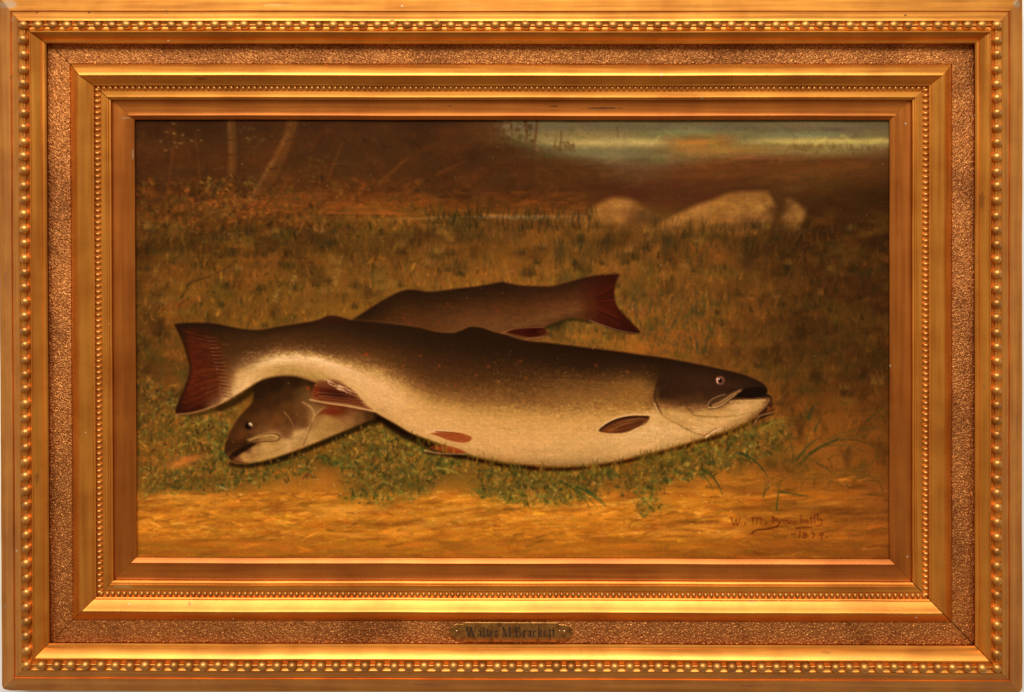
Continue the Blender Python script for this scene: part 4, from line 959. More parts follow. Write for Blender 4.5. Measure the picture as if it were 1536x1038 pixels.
    ST = [(264, [(0, '2c190f'), (.3, '3a170d'), (.7, '42180d'), (1, '30140b')]),
          (300, [(0, '2c1a0f'), (.1, '331a0f'), (.3, '4c1d10'), (.6, '541f11'), (.85, '491b0f'), (1, '331409')]),
          (322, [(0, '2c1a0f'), (.12, '351e10'), (.3, '4c2413'), (.5, '562614'), (.7, '542613'), (.88, '5a301c'), (1, '7a5636')]),
          (342, [(0, '2d1b0f'), (.12, '39230f'), (.3, '462a15'), (.45, '53331b'), (.58, '664222'), (.72, '7c5430'), (.86, '9a7448'), (1, 'b89462')]),
          (360, [(0, '2d1b0e'), (.1, '3a2413'), (.3, '482d17'), (.45, '583b1f'), (.56, '775833'), (.7, 'b28c56'), (.85, 'c39d62'), (1, 'c8a068')]),
          (420, [(0, '2c1a0e'), (.15, '422814'), (.35, '56381d'), (.47, '74532d'), (.58, 'c8a268'), (.66, 'dfbb80'), (.8, 'b48e52'), (.95, 'a07c45'), (1, '8a6636')]),
          (474, [(0, '2c1a0e'), (.16, '3d2514'), (.33, '4d3019'), (.46, '624425'), (.54, 'a5804a'), (.61, 'dfba7f'), (.72, 'c59d62'), (.88, 'a9844a'), (1, '98743f')]),
          (560, [(0, '29170d'), (.12, '2e1c0f'), (.27, '432915'), (.38, '583a1d'), (.46, '7d5a2f'), (.57, 'b88f55'), (.68, 'd2a769'), (.85, 'c69c60'), (1, 'ae864e')]),
          (650, [(0, '29180d'), (.14, '2d1b0f'), (.29, '3f2515'), (.4, '4c2f18'), (.5, '664522'), (.58, '8a6534'), (.66, 'b0854a'), (.76, 'c49756'), (.92, 'c99c5c'), (1, 'b58c52')]),
          (760, [(0, '26150a'), (.13, '2a190e'), (.26, '3c2413'), (.34, '4a2e17'), (.42, '60411e'), (.5, '7d5a2d'), (.58, 'a37a40'), (.67, 'bd9150'), (.82, 'c89a59'), (.93, 'b98f55'), (1, '9c7442')]),
          (870, [(0, '25140a'), (.09, '29170d'), (.17, '2e1b0f'), (.24, '472c16'), (.3, '5c401f'), (.39, '7a582a'), (.47, '8d6833'), (.56, 'aa7f44'), (.65, 'bd9150'), (.8, 'c59a5a'), (.93, 'b08a52'), (1, '937044')]),
          (960, [(0, '25140a'), (.06, '29180e'), (.15, '372212'), (.22, '52371b'), (.3, '785626'), (.41, '8a642e'), (.53, '9b7238'), (.6, 'b58a4c'), (.78, 'c8a163'), (.93, 'c2995b'), (1, '9a7646')]),
          (981, [(0, '25140a'), (.07, '29180e'), (.17, '33200f'), (.25, '4a3019'), (.34, '6e4d24'), (.45, '7f5a2b'), (.52, '8d6834'), (.58, 'b68c4f'), (.75, 'c8a163'), (.93, 'c49b5d'), (1, '9f7b49')]),
          (992, [(0, '27160c'), (.2, '2d1b11'), (.36, '301d13'), (.44, '3f2716'), (.5, '6f4d28'), (.56, 'ac8449'), (.68, 'bf9759'), (.85, 'c8a163'), (1, 'a9844e')]),
          (1000, [(0, '28170d'), (.2, '2e1c12'), (.42, '331d12'), (.48, '4d321c'), (.53, '866033'), (.58, 'b0874b'), (.68, 'bc9457'), (.85, 'c8a163'), (1, 'ab8650')]),
          (1040, [(0, '28170d'), (.2, '301c11'), (.4, '372114'), (.5, '50351e'), (.57, '86613a'), (.63, 'ad844a'), (.75, 'bb9356'), (.9, 'c29a5c'), (1, 'a27c48')]),
          (1080, [(0, '28170d'), (.25, '351f13'), (.44, '3f281a'), (.54, '664728'), (.62, 'a07a45'), (.7, 'b48b50'), (.86, 'bf9658'), (1, '9a7444')]),
          (1110, [(0, '28170d'), (.25, '352014'), (.42, '2a190f'), (.47, '2f1b0f'), (.53, '8a6436'), (.58, 'b78e54'), (.75, 'bf975a'), (1, '9a7444')]),
          (1135, [(0, '29180e'), (.25, '301d14'), (.4, '22130b'), (.48, '2a190f'), (.53, '946d3c'), (.6, 'b08850'), (.8, 'aa824c'), (1, '7a5530')]),
          (1155, [(0, '24140c'), (.35, '2a180e'), (.5, '6a4726'), (.8, '80592f'), (1, '5f3f22')])]
    # ground shadow hugging the belly
    P.stroke([(563, 622), (600, 645), (650, 668), (700, 686), (750, 697), (800, 702)], 3.5, '2c1b0c', .8, 2.6, 2.0)
    P.stroke([(790, 702), (830, 704), (880, 702), (930, 694), (990, 680), (1050, 663), (1100, 647), (1140, 625), (1158, 606)], 2.6, '3c200f', .85, 2.2, 1.6)
    P.stroke([(1125, 638), (1140, 628), (1160, 614)], 4.0, '4a2614', .7, 2, 2)
    P.stroke(back[20:], 2.4, '80502a', .28, 2.4, 1.6, 0, False)
    s, m, d = P.mask(body, 1.6)
    cols, V = stations(P, ST, topc, botc)
    jj, ii = s
    jit = P.noise(4, 3, 2, 71)[s] * .035 * np.clip((P.X[s] - 330) / 40, 0, 1)
    vi = (np.clip(V[s] + jit * np.clip(1 - np.abs(V[s] - .45) * 2.2, 0, 1), 0, 1) * 199).astype(int)
    xe = P.X[s] - np.clip((P.X[s] - 940) / 40, 0, 1) * np.clip((1060 - P.X[s]) / 40, 0, 1) * (np.clip(572 - P.Y[s], 0, 30) * .55 + 3 * np.sin((P.Y[s] - 572) / 12) - 2)
    xi = np.clip(((xe - PX0) / PS), 0, P.w - 1).astype(int)
    col = cols[xi, vi]
    # soften the head/body seam with a curved gill cover instead of a straight column
    col = col * (1 + .05 * P.noise(5, 4, 3, 72)[s] + .035 * P.noise(60, 18, 3, 73)[s])[..., None]
    P.blend(s, m, col); P.L[s][d < 0] = 7
    # scales: minute pale and dark touches along the flank
    tx = lambda x: np.interp(x, *zip(*topc)); bx_ = lambda x: np.interp(x, *zip(*botc))
    for _ in range(3800):
        x = uni(370, 985); v = np.clip(.47 + .13 * R.randn(), .16, .9)
        y = tx(x) + v * (bx_(x) - tx(x)); c = P.at(x, y)
        k = uni(.72, 1.34) if v < .6 else uni(.92, 1.1)
        P.stroke([(x, y), (x + uni(.5, 2), y + uni(-.5, .5))], uni(.45, .8), np.clip(c * k, 0, 1), .6, .4, .5, .02)
    for _ in range(900):
        x = uni(740, 984); v = np.clip(.36 + .1 * R.randn(), .12, .6)
        y = tx(x) + v * (bx_(x) - tx(x))
        P.stroke([(x, y), (x + .8, y)], uni(.4, .75), ['94703c', '8c642e', '946a2a', '5c401e', 'a88448', '7c5222'][R.randint(6)], uni(.2, .5), .4, .7, .01)
    for _ in range(500):
        x = uni(362, 470); v = np.clip(.52 + .07 * R.randn(), .36, .7); y = tx(x) + v * (bx_(x) - tx(x))
        P.stroke([(x, y), (x + uni(.5, 2.5), y - uni(0, 1.5))], uni(.4, .7), ['b08e5c', '6a4c2c', '9a7848'][R.randint(3)], .4, .3, .7, .01)
    for _ in range(60):
        x = uni(600, 960); v = uni(.66, .9); y = tx(x) + v * (bx_(x) - tx(x)); P.blob(x, y, uni(1, 2.2), uni(.8, 1.6), ['a87840', 'd8b47c'][R.randint(2)], .35)
    for _ in range(1500):
        x = uni(350, 985); v = uni(.03, .97); y = tx(x) + v * (bx_(x) - tx(x)); c = P.at(x, y) * (1 + .075 * R.randn()); sl = (tx(x + 8) - tx(x)) * (1 - v) + (bx_(x + 8) - bx_(x)) * v
        L = uni(5, 15); P.stroke([(x, y), (x + L / 2, y + sl * L / 16 + uni(-.6, .6)), (x + L, y + sl * L / 8)], uni(.6, 1.5), np.clip(c * (1 + .03 * R.randn(3)), 0, 1), uni(.2, .5), .4, .8, .02)
    # red and ochre spots
    for x, y in z5([(135, 625), (445, 742), (568, 682), (660, 778), (865, 698), (1078, 780), (1250, 718), (1275, 622), (1465, 662), (828, 598), (350, 625), (640, 630), (240, 565)]):
        P.blob(x, y, 2.2, 2.2, '8a3a1c', .6)
    P.blob(*z4([(1415, 558)])[0], 2.6, 2.4, 'a83a20', .9)
    for x, y in z5([(765, 770), (985, 835), (1110, 840), (850, 835), (915, 765), (1330, 780), (1400, 855), (1460, 780), (700, 720), (1190, 760), (1490, 820), (1375, 720)]):
        P.blob(x, y, 3.0, 2.6, '94602a', .5)
    # lateral line
    P.stroke(z5([(240, 560), (420, 615), (700, 660), (1000, 690), (1400, 715)]), .7, '2f1c10', .35, .5)
    for _ in range(260):
        t = rnd(); x = uni(270, 335); y = uni(492, 612)
        P.stroke([(x, y), (x + uni(4, 12), y + uni(-3, 3))], uni(.8, 1.8), ['3a140b', '6a2c16', '5a2010', '4a180d', '74381e'][R.randint(5)], uni(.12, .35) * float(np.clip((x - 268) / 10, 0, 1)) * float(abs(y - 551) < 58 - max(0, (x - 300)) * .5), .5, .9)
    # tail fin: rays and the pale lower edge
    for k in range(34):
        t = k / 33; y0 = 505 + 88 * t; x0 = 334 - 20 * abs(t - .5); x1 = 276 + 16 * math.sin(t * 3.1); y1 = 494 + 122 * t
        P.stroke([(x0, y0), ((x0 + x1) / 2, (y0 + y1) / 2 + uni(-2, 2)), (x1, y1)], .8, ['2f110a', '6a3018', '3a140b', '5f2614'][R.randint(4)], .4, .5)
    for k in range(17):
        t = k / 16; x = 311 + 24 * t; y = 506 + 86 * t
        P.stroke([(x, y), (x + 8, y + 1.0), (x + 15, y + 5 * t - 2)], .9, ['7c4a30', '8a5a3c'][k % 2], .5 if t > .15 else .25, .4)
        P.stroke([(x + 1, y + 2.4), (x + 9, y + 3.4), (x + 15, y + 5 * t + .5)], .9, '3a140b', .5, .4)
    P.stroke([(288, 500), (292, 540), (284, 590)], 7, '5a2010', .3, 5, 5)
    P.stroke([(264, 488), (290, 486), (330, 489)], 2.2, '2a170d', .7, 2.2, 1.4)
    P.stroke([(264, 621.5), (290, 618.5), (320, 609.5), (345, 597), (362, 587)], 1.0, 'a88050', .65, 1.2, 1.0)
    P.stroke([(264, 488), (275, 512), (282, 534), (286, 552), (282, 572), (272, 596), (265, 616)], 2.0, '2a120a', .6, 2.0, 1.4)
    # dark shade at the underside of the tail stem's edge
    P.stroke([(378, 577), (396, 568), (420, 563.5), (446, 564), (472, 572)], .9, '7a5a30', .6, .8, .8)
    # adipose and dorsal fin darks
    P.fill(spline([(470, 484), (482, 478), (492, 474), (504, 474), (524, 480), (500, 486)], 4, True), '351a10', 1.4, .8)
    P.fill(spline([(684, 501), (697, 494), (706, 490.5), (722, 492), (745, 500), (765, 505), (720, 508)], 4, True), '28160c', 1.4, .9)
    # anal fin
    P.fill(spline([(474, 575), (488, 571), (504, 571), (520, 580), (536, 595), (548, 608), (556, 615), (520, 607), (490, 603), (467, 598)], 4, True), '5a2616', 3.4, .75)
    for k in range(60):
        t = rnd(); y0 = 577 + 24 * t
        P.stroke([(470 + uni(0, 10), y0), (500 + uni(-8, 8), y0 + 3 - 3 * t), (522 + 24 * t + uni(-6, 6), y0 + 4 + 3 * t)], .8, ['2c0f0a', '7c3820', '5a1e10', '8c5a3a', '340f0a'][R.randint(5)], .5, .3)
    P.blob(505, 592, 20, 7, '2c0f0a', .5, .2); P.blob(474, 588, 6, 10, '863018', .5)
    for k in range(26):
        x = uni(486, 535); y = 572 + (x - 486) * .42 + uni(-4, 3); P.stroke([(x, y), (x + uni(6, 14), y + uni(2, 6))], .7, 'd8b484', .5, .3)
    P.stroke([(465, 599.5), (492, 605), (522, 609), (562, 617)], 1.2, 'c09864', .75, 1.4, 1.0)
    P.stroke([(476, 605), (520, 613), (550, 618)], 1.8, '5a2412', .5, 1.2, 1.4)
    # pelvic fins
    P.fill(spline(z8([(300, 198), (360, 190), (430, 190), (500, 202), (542, 222), (525, 246), (480, 252), (400, 236), (340, 212)]), 4, True), '9a4a26', 1.3, .95)
    for k in range(14): P.stroke(z8([(330 + 10 * k, 196 + uni(0, 6)), (380 + 10 * k, 215), (430 + 8 * k, 236 + uni(-4, 8))]), .6, ['7c3418', 'b0622e'][k % 2], .45, .4)
    P.stroke(z8([(272, 194), (320, 181), (380, 179), (430, 186)]), 1.0, 'd0aa78', .65, .6, .9)
    P.stroke(z8([(330, 186), (420, 190), (490, 200)]), .8, '6a2a14', .7, .5)
    P.fill(spline(z8([(300, 285), (330, 268), (400, 272), (480, 294), (500, 314), (400, 312)]), 4, True), '8c3f20', 1.6, .9)
    P.stroke(z8([(264, 298), (330, 312), (420, 318), (505, 320)]), 1.0, 'c8a070', .65, .6, .9)
    P.stroke(z8([(300, 290), (330, 272), (380, 268)]), 1.0, '4a1e10', .6, .6)
    P.stroke([(640, 679), (670, 684), (700, 687), (730, 693)], 2.0, '3a1c0e', .6, 1.6, 1.5)
    # pectoral fin
    pf = spline([(897.5, 645.5), (910, 635.5), (925, 628), (943, 624), (960, 623.5), (974, 624.5), (969, 635), (955, 642), (936, 649), (912, 649.5)], 5, True)
    P.fill(pf, '5f331a', 1.0, 1)
    for k in range(40):
        t = rnd(); x0, y0 = 970 - 4 * t, 626 + 8 * t
        P.stroke([(x0, y0), (935 + uni(-5, 5), 628 + 16 * t), (903 + uni(0, 14), 643 + 5 * t)], .8, ['7a4422', '94602e', '3a1c0f', '4c2412', 'a07040'][R.randint(5)], .5, .4)
    P.stroke([(900, 643.5), (915, 634), (935, 627), (955, 625.5), (972, 626)], 1.7, '24110b', .9, 1.0, .9)
    P.blob(916, 645, 10, 3, 'a0582a', .6, -.2); P.blob(958, 633, 8, 4, '4a2816', .5)
    P.stroke([(896, 645.5), (910, 634), (926, 626.5), (943, 622.6), (960, 621.6), (985, 623)], 1.0, 'd2ae76', .75, .8, .9)
    P.stroke([(950, 645), (964, 639), (972, 630)], .7, 'd8b680', .6, .4)
    # --- head
    P.stroke(zm([(240, 200), (190, 300), (160, 400), (155, 490)]), 2.4, '2a190f', .75, 1.6, 2.0)
    P.fill(spline(zm([(235, 215), (330, 180), (600, 200), (740, 260), (640, 420), (480, 520), (330, 505), (200, 460), (165, 440), (190, 320)]), 4, True), '301c11', 7, .6)
    P.fill(spline(zm([(560, 230), (780, 200), (1000, 230), (1200, 290), (1290, 360), (1120, 370), (960, 420), (760, 470), (600, 500)]), 4, True), '341f14', 7, .6)
    for x, y, rx, ry, c, a in [(380, 430, 170, 60, '3a2216', .5), (560, 330, 120, 60, '3c261a', .4), (760, 420, 70, 40, '3f2a1a', .5), (300, 540, 110, 30, '8a6436', .55), (600, 545, 90, 40, '7c5a32', .6), (640, 490, 60, 40, '4a301c', .6),
                               (400, 520, 100, 24, '5a3a20', .6), (540, 600, 70, 20, 'a07a44', .6)]:
        p_ = zm([(x, y)])[0]; P.blob(p_[0], p_[1], rx * .1445, ry * .1445, c, a)
    P.stroke(zm([(150, 490), (175, 560), (210, 615), (260, 660), (350, 712), (480, 785), (580, 832), (680, 852)]), 1.0, '7c5830', .65, .7, 1.3)
    P.stroke(zm([(165, 500), (190, 575), (230, 625)]), 1.6, '402813', .65, .7, 1.5)
    P.stroke(zm([(150, 520), (165, 560), (200, 610)]), .8, 'd8b47c', .6, .5)
    P.stroke(zm([(440, 560), (480, 612), (560, 655), (680, 672)]), 2.6, '9a7440', .45, 1.4, 2.2)
    P.stroke(zm([(230, 600), (300, 640), (420, 690), (520, 740)]), 3.2, '9e7844', .4, 1.6, 2.6)
    P.stroke(zm([(455, 535), (490, 590), (550, 635), (640, 652), (800, 660), (1000, 650), (1120, 622)]), .9, '86622f', .8, .8, .9)
    P.stroke(zm([(465, 525), (500, 580), (560, 622)]), .8, '4a301a', .6, .6)
    P.stroke(zm([(600, 690), (760, 690), (950, 672), (1110, 632)]), 2.4, 'c9a266', .5, 1.4, 1.8)
    P.stroke(zm([(300, 660), (450, 655), (600, 690), (760, 740)]), .8, 'a07a44', .6, .6)
    for k in range(4): P.stroke(zm([(330 + 60 * k, 705 + 10 * k), (430 + 60 * k, 720 + 14 * k), (560 + 50 * k, 712 + 20 * k)]), .7, '9a743f', .45, .5)
    P.stroke(zm([(680, 870), (740, 825), (810, 785), (850, 775)]), 1.5, 'd2ae78', .8, .8, .9)
    P.stroke(zm([(660, 862), (730, 812), (800, 775)]), .7, '6a4222', .7, .5)
    for _ in range(420):
        zx, zy = uni(170, 1250), uni(190, 860); px_, py_ = zm([(zx, zy)])[0]
        if py_ < tx(px_) + 4 or py_ > bx_(px_) - 3: continue
        c = P.at(px_, py_) * (1 + .13 * R.randn()) * (1 + .03 * R.randn(3)); th = uni(-.2, .5) if zy > 480 else uni(-.5, .3); L = uni(4, 11)
        P.stroke([(px_, py_), (px_ + L * math.cos(th), py_ + L * math.sin(th))], uni(.8, 1.8), np.clip(c, 0, 1), uni(.2, .45), .5, .9)
    for x, y, rx, ry, c, a in [(480, 470, 120, 40, '5a381e', .55), (300, 500, 90, 30, '6a4624', .5), (620, 440, 60, 50, '50341e', .5), (900, 330, 160, 36, '3c261c', .5), (560, 250, 120, 30, '3a2518', .5), (1000, 540, 120, 26, 'c8a068', .4), (420, 640, 90, 30, 'c09860', .4), (640, 760, 110, 40, 'c49c62', .4),
                               (240, 600, 26, 60, 'b08850', .4), (1180, 560, 60, 30, 'b89058', .4)]:
        p_ = zm([(x, y)])[0]; P.blob(p_[0], p_[1], rx * .1445, ry * .1445, c, a)
    # mouth
    P.fill(spline(zm([(985, 445), (1040, 395), (1120, 360), (1260, 345), (1310, 380), (1300, 425), (1250, 455), (1120, 462), (1010, 458)]), 4, True), '1f120b', 1.2, .97)
    P.stroke(zm([(930, 478), (1020, 470), (1150, 472), (1290, 462)]), 1.5, '4a2c16', .8, 1.2, 1.1)
    P.stroke(zm([(940, 500), (1060, 490), (1200, 488), (1300, 485)]), 1.6, 'c8a064', .6, 1.2, 1.4)
    P.stroke(zm([(1280, 440), (1340, 445), (1362, 480), (1340, 530), (1300, 580), (1240, 630)]), 1.5, '2a180e', .9, 1.0, .9)
    P.stroke(zm([(1330, 560), (1350, 575), (1320, 600)]), 1.4, '9a5a34', .7, .8)
    # maxilla
    mx = spline(zm([(715, 565), (705, 530), (740, 480), (820, 440), (920, 415), (1040, 370), (1075, 365), (1010, 420), (900, 495), (800, 550)]), 4, True)
    P.fill(mx, '4a3320', 1.0, .95)
    P.stroke(zm([(760, 545), (850, 500), (940, 440), (1040, 385)]), 2.4, 'a07a48', .8, 1.6, 1.2)
    P.stroke(zm([(716, 560), (706, 530), (742, 480), (820, 442), (880, 425)]), .8, '9a7850', .85, .6)
    P.stroke(zm([(716, 562), (770, 562), (850, 530), (900, 495), (1000, 425)]), .8, 'c09a64', .8, .6)
    P.stroke(zm([(720, 575), (790, 572), (880, 528), (960, 470)]), .8, '50331c', .7, .6)
    # eye
    ex, ey = zm([(832, 282)])[0]
    P.blob(ex, ey, 8.2, 7.6, '4a2c22', .75, 0, 3); P.blob(ex, ey, 6.4, 6.2, '96614a', .95, 0, 4); P.blob(ex + 1.0, ey + .6, 4.4, 4.4, '4a2a20', .9, 0, 3)
    P.blob(ex - .4, ey - .2, 3.1, 3.3, '130a07', 1, 0, 3); P.stroke([(ex - 4.6, ey - 3), (ex - 5.2, ey), (ex - 3.6, ey + 3.6)], 1.0, 'd8aa90', .9, .6)
    P.blob(ex - 2.0, ey - 2.2, 1.3, 1.2, 'ead2c0', .95)
    # fishing line at the jaw
    P.stroke(zm([(1170, 755), (1205, 700), (1240, 655), (1300, 630), (1380, 615)]), .8, 'a88a58', .8, .6)
    P.stroke(zm([(1230, 680), (1300, 650), (1385, 625)]), 1.6, '2c1a10', .7, 1.0, 1.0)
    # grass blades over the belly edge
    for cx, n, sp in [(735, 10, 8), (772, 14, 9), (815, 12, 7), (893, 34, 12), (925, 16, 7), (972, 36, 9), (1008, 26, 10), (1045, 14, 8), (1092, 20, 9), (1124, 14, 7), (662, 14, 10), (625, 10, 7)]:
        for _ in range(n):
            x = cx + sp * R.randn(); y = bx_(x) + uni(6, 16); L = uni(5, 15)
            P.stroke([(x, y), (x + uni(-2, 2), y - L / 2), (x + uni(-5, 5), y - L)], uni(.8, 1.7), GR[R.randint(len(GR))], uni(.4, .75), .4, .7, .05)
    for _ in range(40):
        x = uni(700, 1130); y = bx_(x) + uni(4, 12); P.stroke([(x, y), (x + uni(-2, 2), y - uni(2, 8))], uni(.7, 1.4), GR[R.randint(len(GR))], .6, .3, .6, .05)
    for _ in range(36):
        x = uni(345, 560); y = np.interp(x, [345, 380, 430, 492, 560], [697, 696, 682, 658, 628]) + uni(4, 12)
        P.stroke([(x, y), (x + uni(-2, 2), y - uni(2, 7))], uni(.7, 1.3), GR[R.randint(len(GR))], .6, .3, .6, .05)
    # faint ochre halo the painter left above the front fish
    # --- signature and date
    def sg(pts): return [(1070 + x * .1302, 750 + y * .1303) for x, y in pts]
    S0 = P.C.copy()
    ink = '5f2412'
    for pts, w in [([(205, 195), (235, 290), (262, 225), (275, 295), (315, 205)], .75), ([(365, 272), (368, 275)], 1.2), ([(445, 200), (462, 205), (452, 270)], .75), ([(458, 215), (490, 198), (505, 215), (500, 268)], .75),
                   ([(505, 215), (535, 198), (552, 215), (548, 270)], .75), ([(605, 265), (612, 268)], 1.3), ([(685, 195), (690, 275)], .9), ([(690, 205), (740, 215), (700, 235), (755, 245), (745, 290), (730, 315)], .8),
                   ([(765, 275), (768, 235), (800, 230)], .7), ([(850, 235), (815, 240), (812, 268), (845, 262), (852, 235), (860, 270)], .7), ([(905, 240), (875, 245), (878, 270), (920, 265)], .7),
                   ([(955, 240), (930, 250), (935, 272), (970, 265)], .7), ([(1010, 180), (1005, 270)], .75), ([(1045, 225), (1010, 245), (1050, 268)], .7), ([(1065, 250), (1090, 240), (1080, 228), (1062, 250), (1085, 268), (1105, 260)], .7),
                   ([(1128, 185), (1120, 262), (1140, 265)], .75), ([(1165, 170), (1155, 255), (1180, 260)], .75), ([(1175, 180), (1210, 160), (1200, 230), (1250, 225), (1240, 290), (1180, 300)], .8), ([(1110, 215), (1185, 208)], .5)]:
        P.stroke(sg(pts), w, ink, .85, w * .7, .6, .05)
    P.stroke(sg([(350, 195), (390, 165), (460, 158)]), .6, '6a2c12', .5, .3)
    P.stroke(sg([(440, 385), (500, 345), (600, 338), (700, 315), (745, 300)]), 1.0, '4a1c0f', .85, .9, .7)
    P.stroke(sg([(950, 325), (1040, 318), (1140, 318)]), 1.0, '551f0f', .8, .6, .7)
    for pts in ([(1000, 365), (990, 440)], [(1060, 375), (1035, 385), (1080, 415), (1050, 440), (1035, 420), (1075, 390), (1062, 372)], [(1130, 375), (1180, 372), (1145, 440)], [(1260, 385), (1230, 380), (1225, 405), (1260, 400), (1262, 380), (1245, 455)], [(1300, 425), (1306, 428)],
                [(900, 400), (950, 385)]):
        P.stroke(sg(pts), .75, '552010', .85, .6, .6, .05)
    chg = np.abs(P.C - S0).sum(2) > .10
    P.L[chg] = 9
    sky = np.clip((252 - P.Y) / 16, 0, 1) * np.clip((P.X - 740) / 30, 0, 1)
    earth = np.clip((P.Y - 728) / 22, 0, 1) * (1 - .55 * np.clip((P.X - 960) / 300, 0, 1)) * (1 - .45 * np.clip((P.Y - 805) / 20, 0, 1))
    lum = P.C.mean(2)
    # an old varnish: greens turn brown, lights turn golden
    g = P.C[..., 1] / np.maximum(P.C[..., 0], 1e-3)
    leafy = np.clip((P.Y - 600) / 40, 0, 1) * np.clip((762 - P.Y) / 20, 0, 1) * (P.L != 7) * (P.L != 8) * np.clip((1190 - P.X) / 60, 0, 1)
    g2 = np.where(g > .54, .54 + (g - .54) * (.66 + .16 * leafy), g)
    k = np.clip((.46 - lum) / .10, 0, 1) * (1 - sky) * (1 - .8 * earth)
    g = g + (g2 - g) * k - .022 * (1 - k) * (1 - sky) * (1 - earth)
    P.C[..., 1] = P.C[..., 0] * g
    P.C[..., 2] *= 1 - .13 * (1 - sky) * np.clip((.62 - lum) / .2, 0, 1)
    gain = 1.05 + .06 * leafy - .05 * np.clip((P.Y - 330) / 30, 0, 1) * np.clip((560 - P.Y) / 60, 0, 1) + .07 * np.clip((lum - .38) / .12, 0, 1) * (1 - earth) + .11 * earth - .22 * np.clip((P.X - 1060) / 160, 0, 1) * np.clip((P.Y - 250) / 40, 0, 1) * np.clip((640 - P.Y) / 80, 0, 1)
    P.C *= gain[..., None]
    # crisper local contrast, as between wet and dry strokes
    def box(A, r):
        for ax in (0, 1):
            pad = [(0, 0)] * A.ndim; pad[ax] = (r + 1, r); B = np.cumsum(np.pad(A, pad, mode='edge'), axis=ax, dtype=np.float64)
            n = A.shape[ax]; A = (np.take(B, np.arange(2 * r + 1, 2 * r + 1 + n), ax) - np.take(B, np.arange(0, n), ax)) / (2 * r + 1)
        return A
    isfish = ((P.L == 7) | (P.L == 8) | (P.L == 9)).astype(np.float32); isfish = box(isfish, 2)[..., None]
    soft = box(P.C, 1); far = .75 - .35 * np.clip((P.Y - 560) / 120, 0, 1)[..., None]
    C1 = P.C + (soft - P.C) * far * (1 - isfish)
    bl = box(box(box(C1, 16), 12), 8)
    P.C = np.clip(C1 + (.10 * isfish + .32 * (1 - isfish)) * (C1 - bl), .01, 1).astype(np.float32)
    P.C[..., 0] *= 1 + .025 * (1 - sky)
    P.C[..., 2] *= 1 - .10 * np.clip((.30 - lum) / .12, 0, 1)
    # --- age: linen weave, dust, dark varnish specks
    weave = .55 * np.random.RandomState(5).randn(P.h, 1).astype(np.float32) * .02 + .55 * np.random.RandomState(6).randn(1, P.w).astype(np.float32) * .012
    P.C *= (1 + weave + .035 * np.random.RandomState(8).randn(P.h, P.w) + .03 * P.noise(5, 2.6, 2, 81))[..., None]
    for x, y in [(740, 236), (683, 266), (335, 252), (1261, 314), (457, 187), (499, 336), (297, 392), (700, 446), (1236, 346), (1300, 323), (363, 246)] + [(uni(205, 1335), uni(185, 830)) for _ in range(70)]:
        P.stroke([(x, y), (x + uni(-.8, .8), y + uni(-.6, .6))], uni(.4, .75), 'a89878', uni(.25, .8), .4, .5)
    return P, np.clip(P.C, .004, 1)
# ---------------------------------------------------------------- the painting
def canvas_mat():
    m, nt, b = new_mat('oil_paint'); L = nt.links.new
    at = N(nt, 'ShaderNodeAttribute'); at.attribute_name = 'paint'
    tc = N(nt, 'ShaderNodeTexCoord')
    w1 = N(nt, 'ShaderNodeTexWave'); w1.bands_direction = 'X'; w1.inputs['Scale'].default_value = 320; w1.inputs['Distortion'].default_value = 1.5; L(tc.outputs['Object'], w1.inputs['Vector'])
    w2 = N(nt, 'ShaderNodeTexWave'); w2.bands_direction = 'Z'; w2.inputs['Scale'].default_value = 320; w2.inputs['Distortion'].default_value = 1.5; L(tc.outputs['Object'], w2.inputs['Vector'])
    a = N(nt, 'ShaderNodeMath', operation='ADD'); L(w1.outputs['Fac'], a.inputs[0]); L(w2.outputs['Fac'], a.inputs[1])
    bp = N(nt, 'ShaderNodeBump'); bp.inputs['Strength'].default_value = .10; bp.inputs['Distance'].default_value = 0.0002
    L(a.outputs[0], bp.inputs['Height']); L(bp.outputs['Normal'], b.inputs['Normal'])
    L(at.outputs['Color'], b.inputs['Base Color'])
    b.inputs['Roughness'].default_value = .5; b.inputs['Specular IOR Level'].default_value = .02
    return m
M_PAINT = canvas_mat()
P, RGB = paint_picture()
lin = np.where(RGB <= .04045, RGB / 12.92, ((RGB + .055) / 1.055) ** 2.4).astype(np.float32)
HC = 7.4
rel = 0.9 * np.clip(P.H, 0, .5) + .10 * np.random.RandomState(2).rand(P.h, P.w)
hh = HC + rel
xw = (XC + (P.X - XC) * (DC - HC) / (DC - HREF) - 768.0) * U
zw = (519.0 - (YC + (P.Y - YC) * (DC - HC) / (DC - HREF))) * U
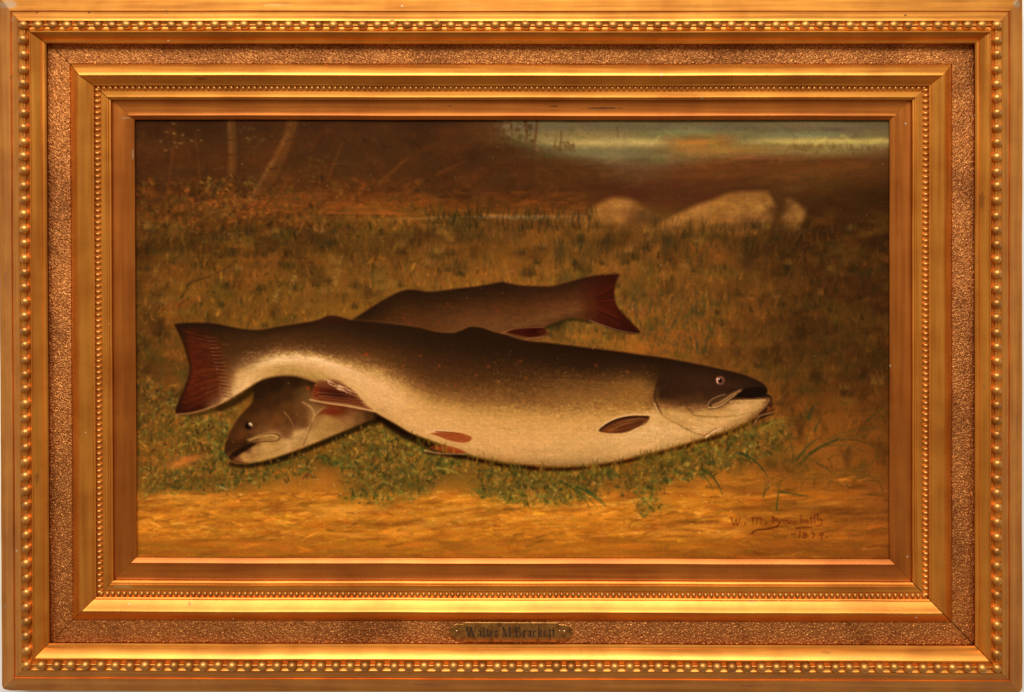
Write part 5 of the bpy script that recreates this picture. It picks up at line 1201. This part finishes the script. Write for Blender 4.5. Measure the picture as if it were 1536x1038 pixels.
CO = np.stack([xw, -hh * U, zw], -1).reshape(-1, 3).astype(np.float32)
LC = np.concatenate([lin.reshape(-1, 3), np.ones((P.h * P.w, 1), np.float32)], 1)
idx = np.arange(P.h * P.w).reshape(P.h, P.w)
Q = np.stack([idx[:-1, :-1], idx[1:, :-1], idx[1:, 1:], idx[:-1, 1:]], -1).reshape(-1, 4)
FL = P.L[:-1, :-1].reshape(-1)
def grid_piece(name, sel, parent):
    q = Q[sel]; used, inv = np.unique(q, return_inverse=True); inv = inv.reshape(-1)
    me = bpy.data.meshes.new(name); nf = len(q)
    me.vertices.add(len(used)); me.vertices.foreach_set('co', CO[used].reshape(-1))
    me.loops.add(nf * 4); me.loops.foreach_set('vertex_index', inv.astype(np.int32))
    me.polygons.add(nf); me.polygons.foreach_set('loop_start', np.arange(0, nf * 4, 4, dtype=np.int32))
    me.polygons.foreach_set('loop_total', np.full(nf, 4, np.int32))
    me.update(calc_edges=True); me.shade_smooth()
    ca = me.color_attributes.new('paint', 'FLOAT_COLOR', 'POINT'); ca.data.foreach_set('color', LC[used].reshape(-1))
    return mesh_obj(name, me, M_PAINT, parent)
painting = bpy.data.objects.new('oil_painting', None); COL.objects.link(painting)
tag(painting, 'old oil painting of two trout lying on a grassy bank, inside the gilded frame', 'painting')
canvas = grid_piece('canvas', np.isin(FL, (0, 1)), painting)
tag(canvas, label='painted canvas showing wood edge, meadow grass and sandy earth')
for lab, nm, txt in [(6, 'painted_sky', 'painted strip of pale evening sky with an orange cloud'), (7, 'painted_fish', 'painted large trout lying in front with pale belly'),
                     (8, 'painted_fish', 'painted darker trout lying behind, head and tail showing'), (4, 'painted_boulder', 'painted small rounded boulder'),
                     (5, 'painted_boulder', 'painted large long boulder'), (2, 'painted_tree_trunk', 'painted upright tree trunk at the wood edge'),
                     (3, 'painted_tree_trunk', 'painted leaning tree trunk at the wood edge'), (9, 'signature', 'dark red painted signature and date')]:
    tag(grid_piece(nm, FL == lab, canvas), label=txt)
# back board that closes the frame behind the canvas
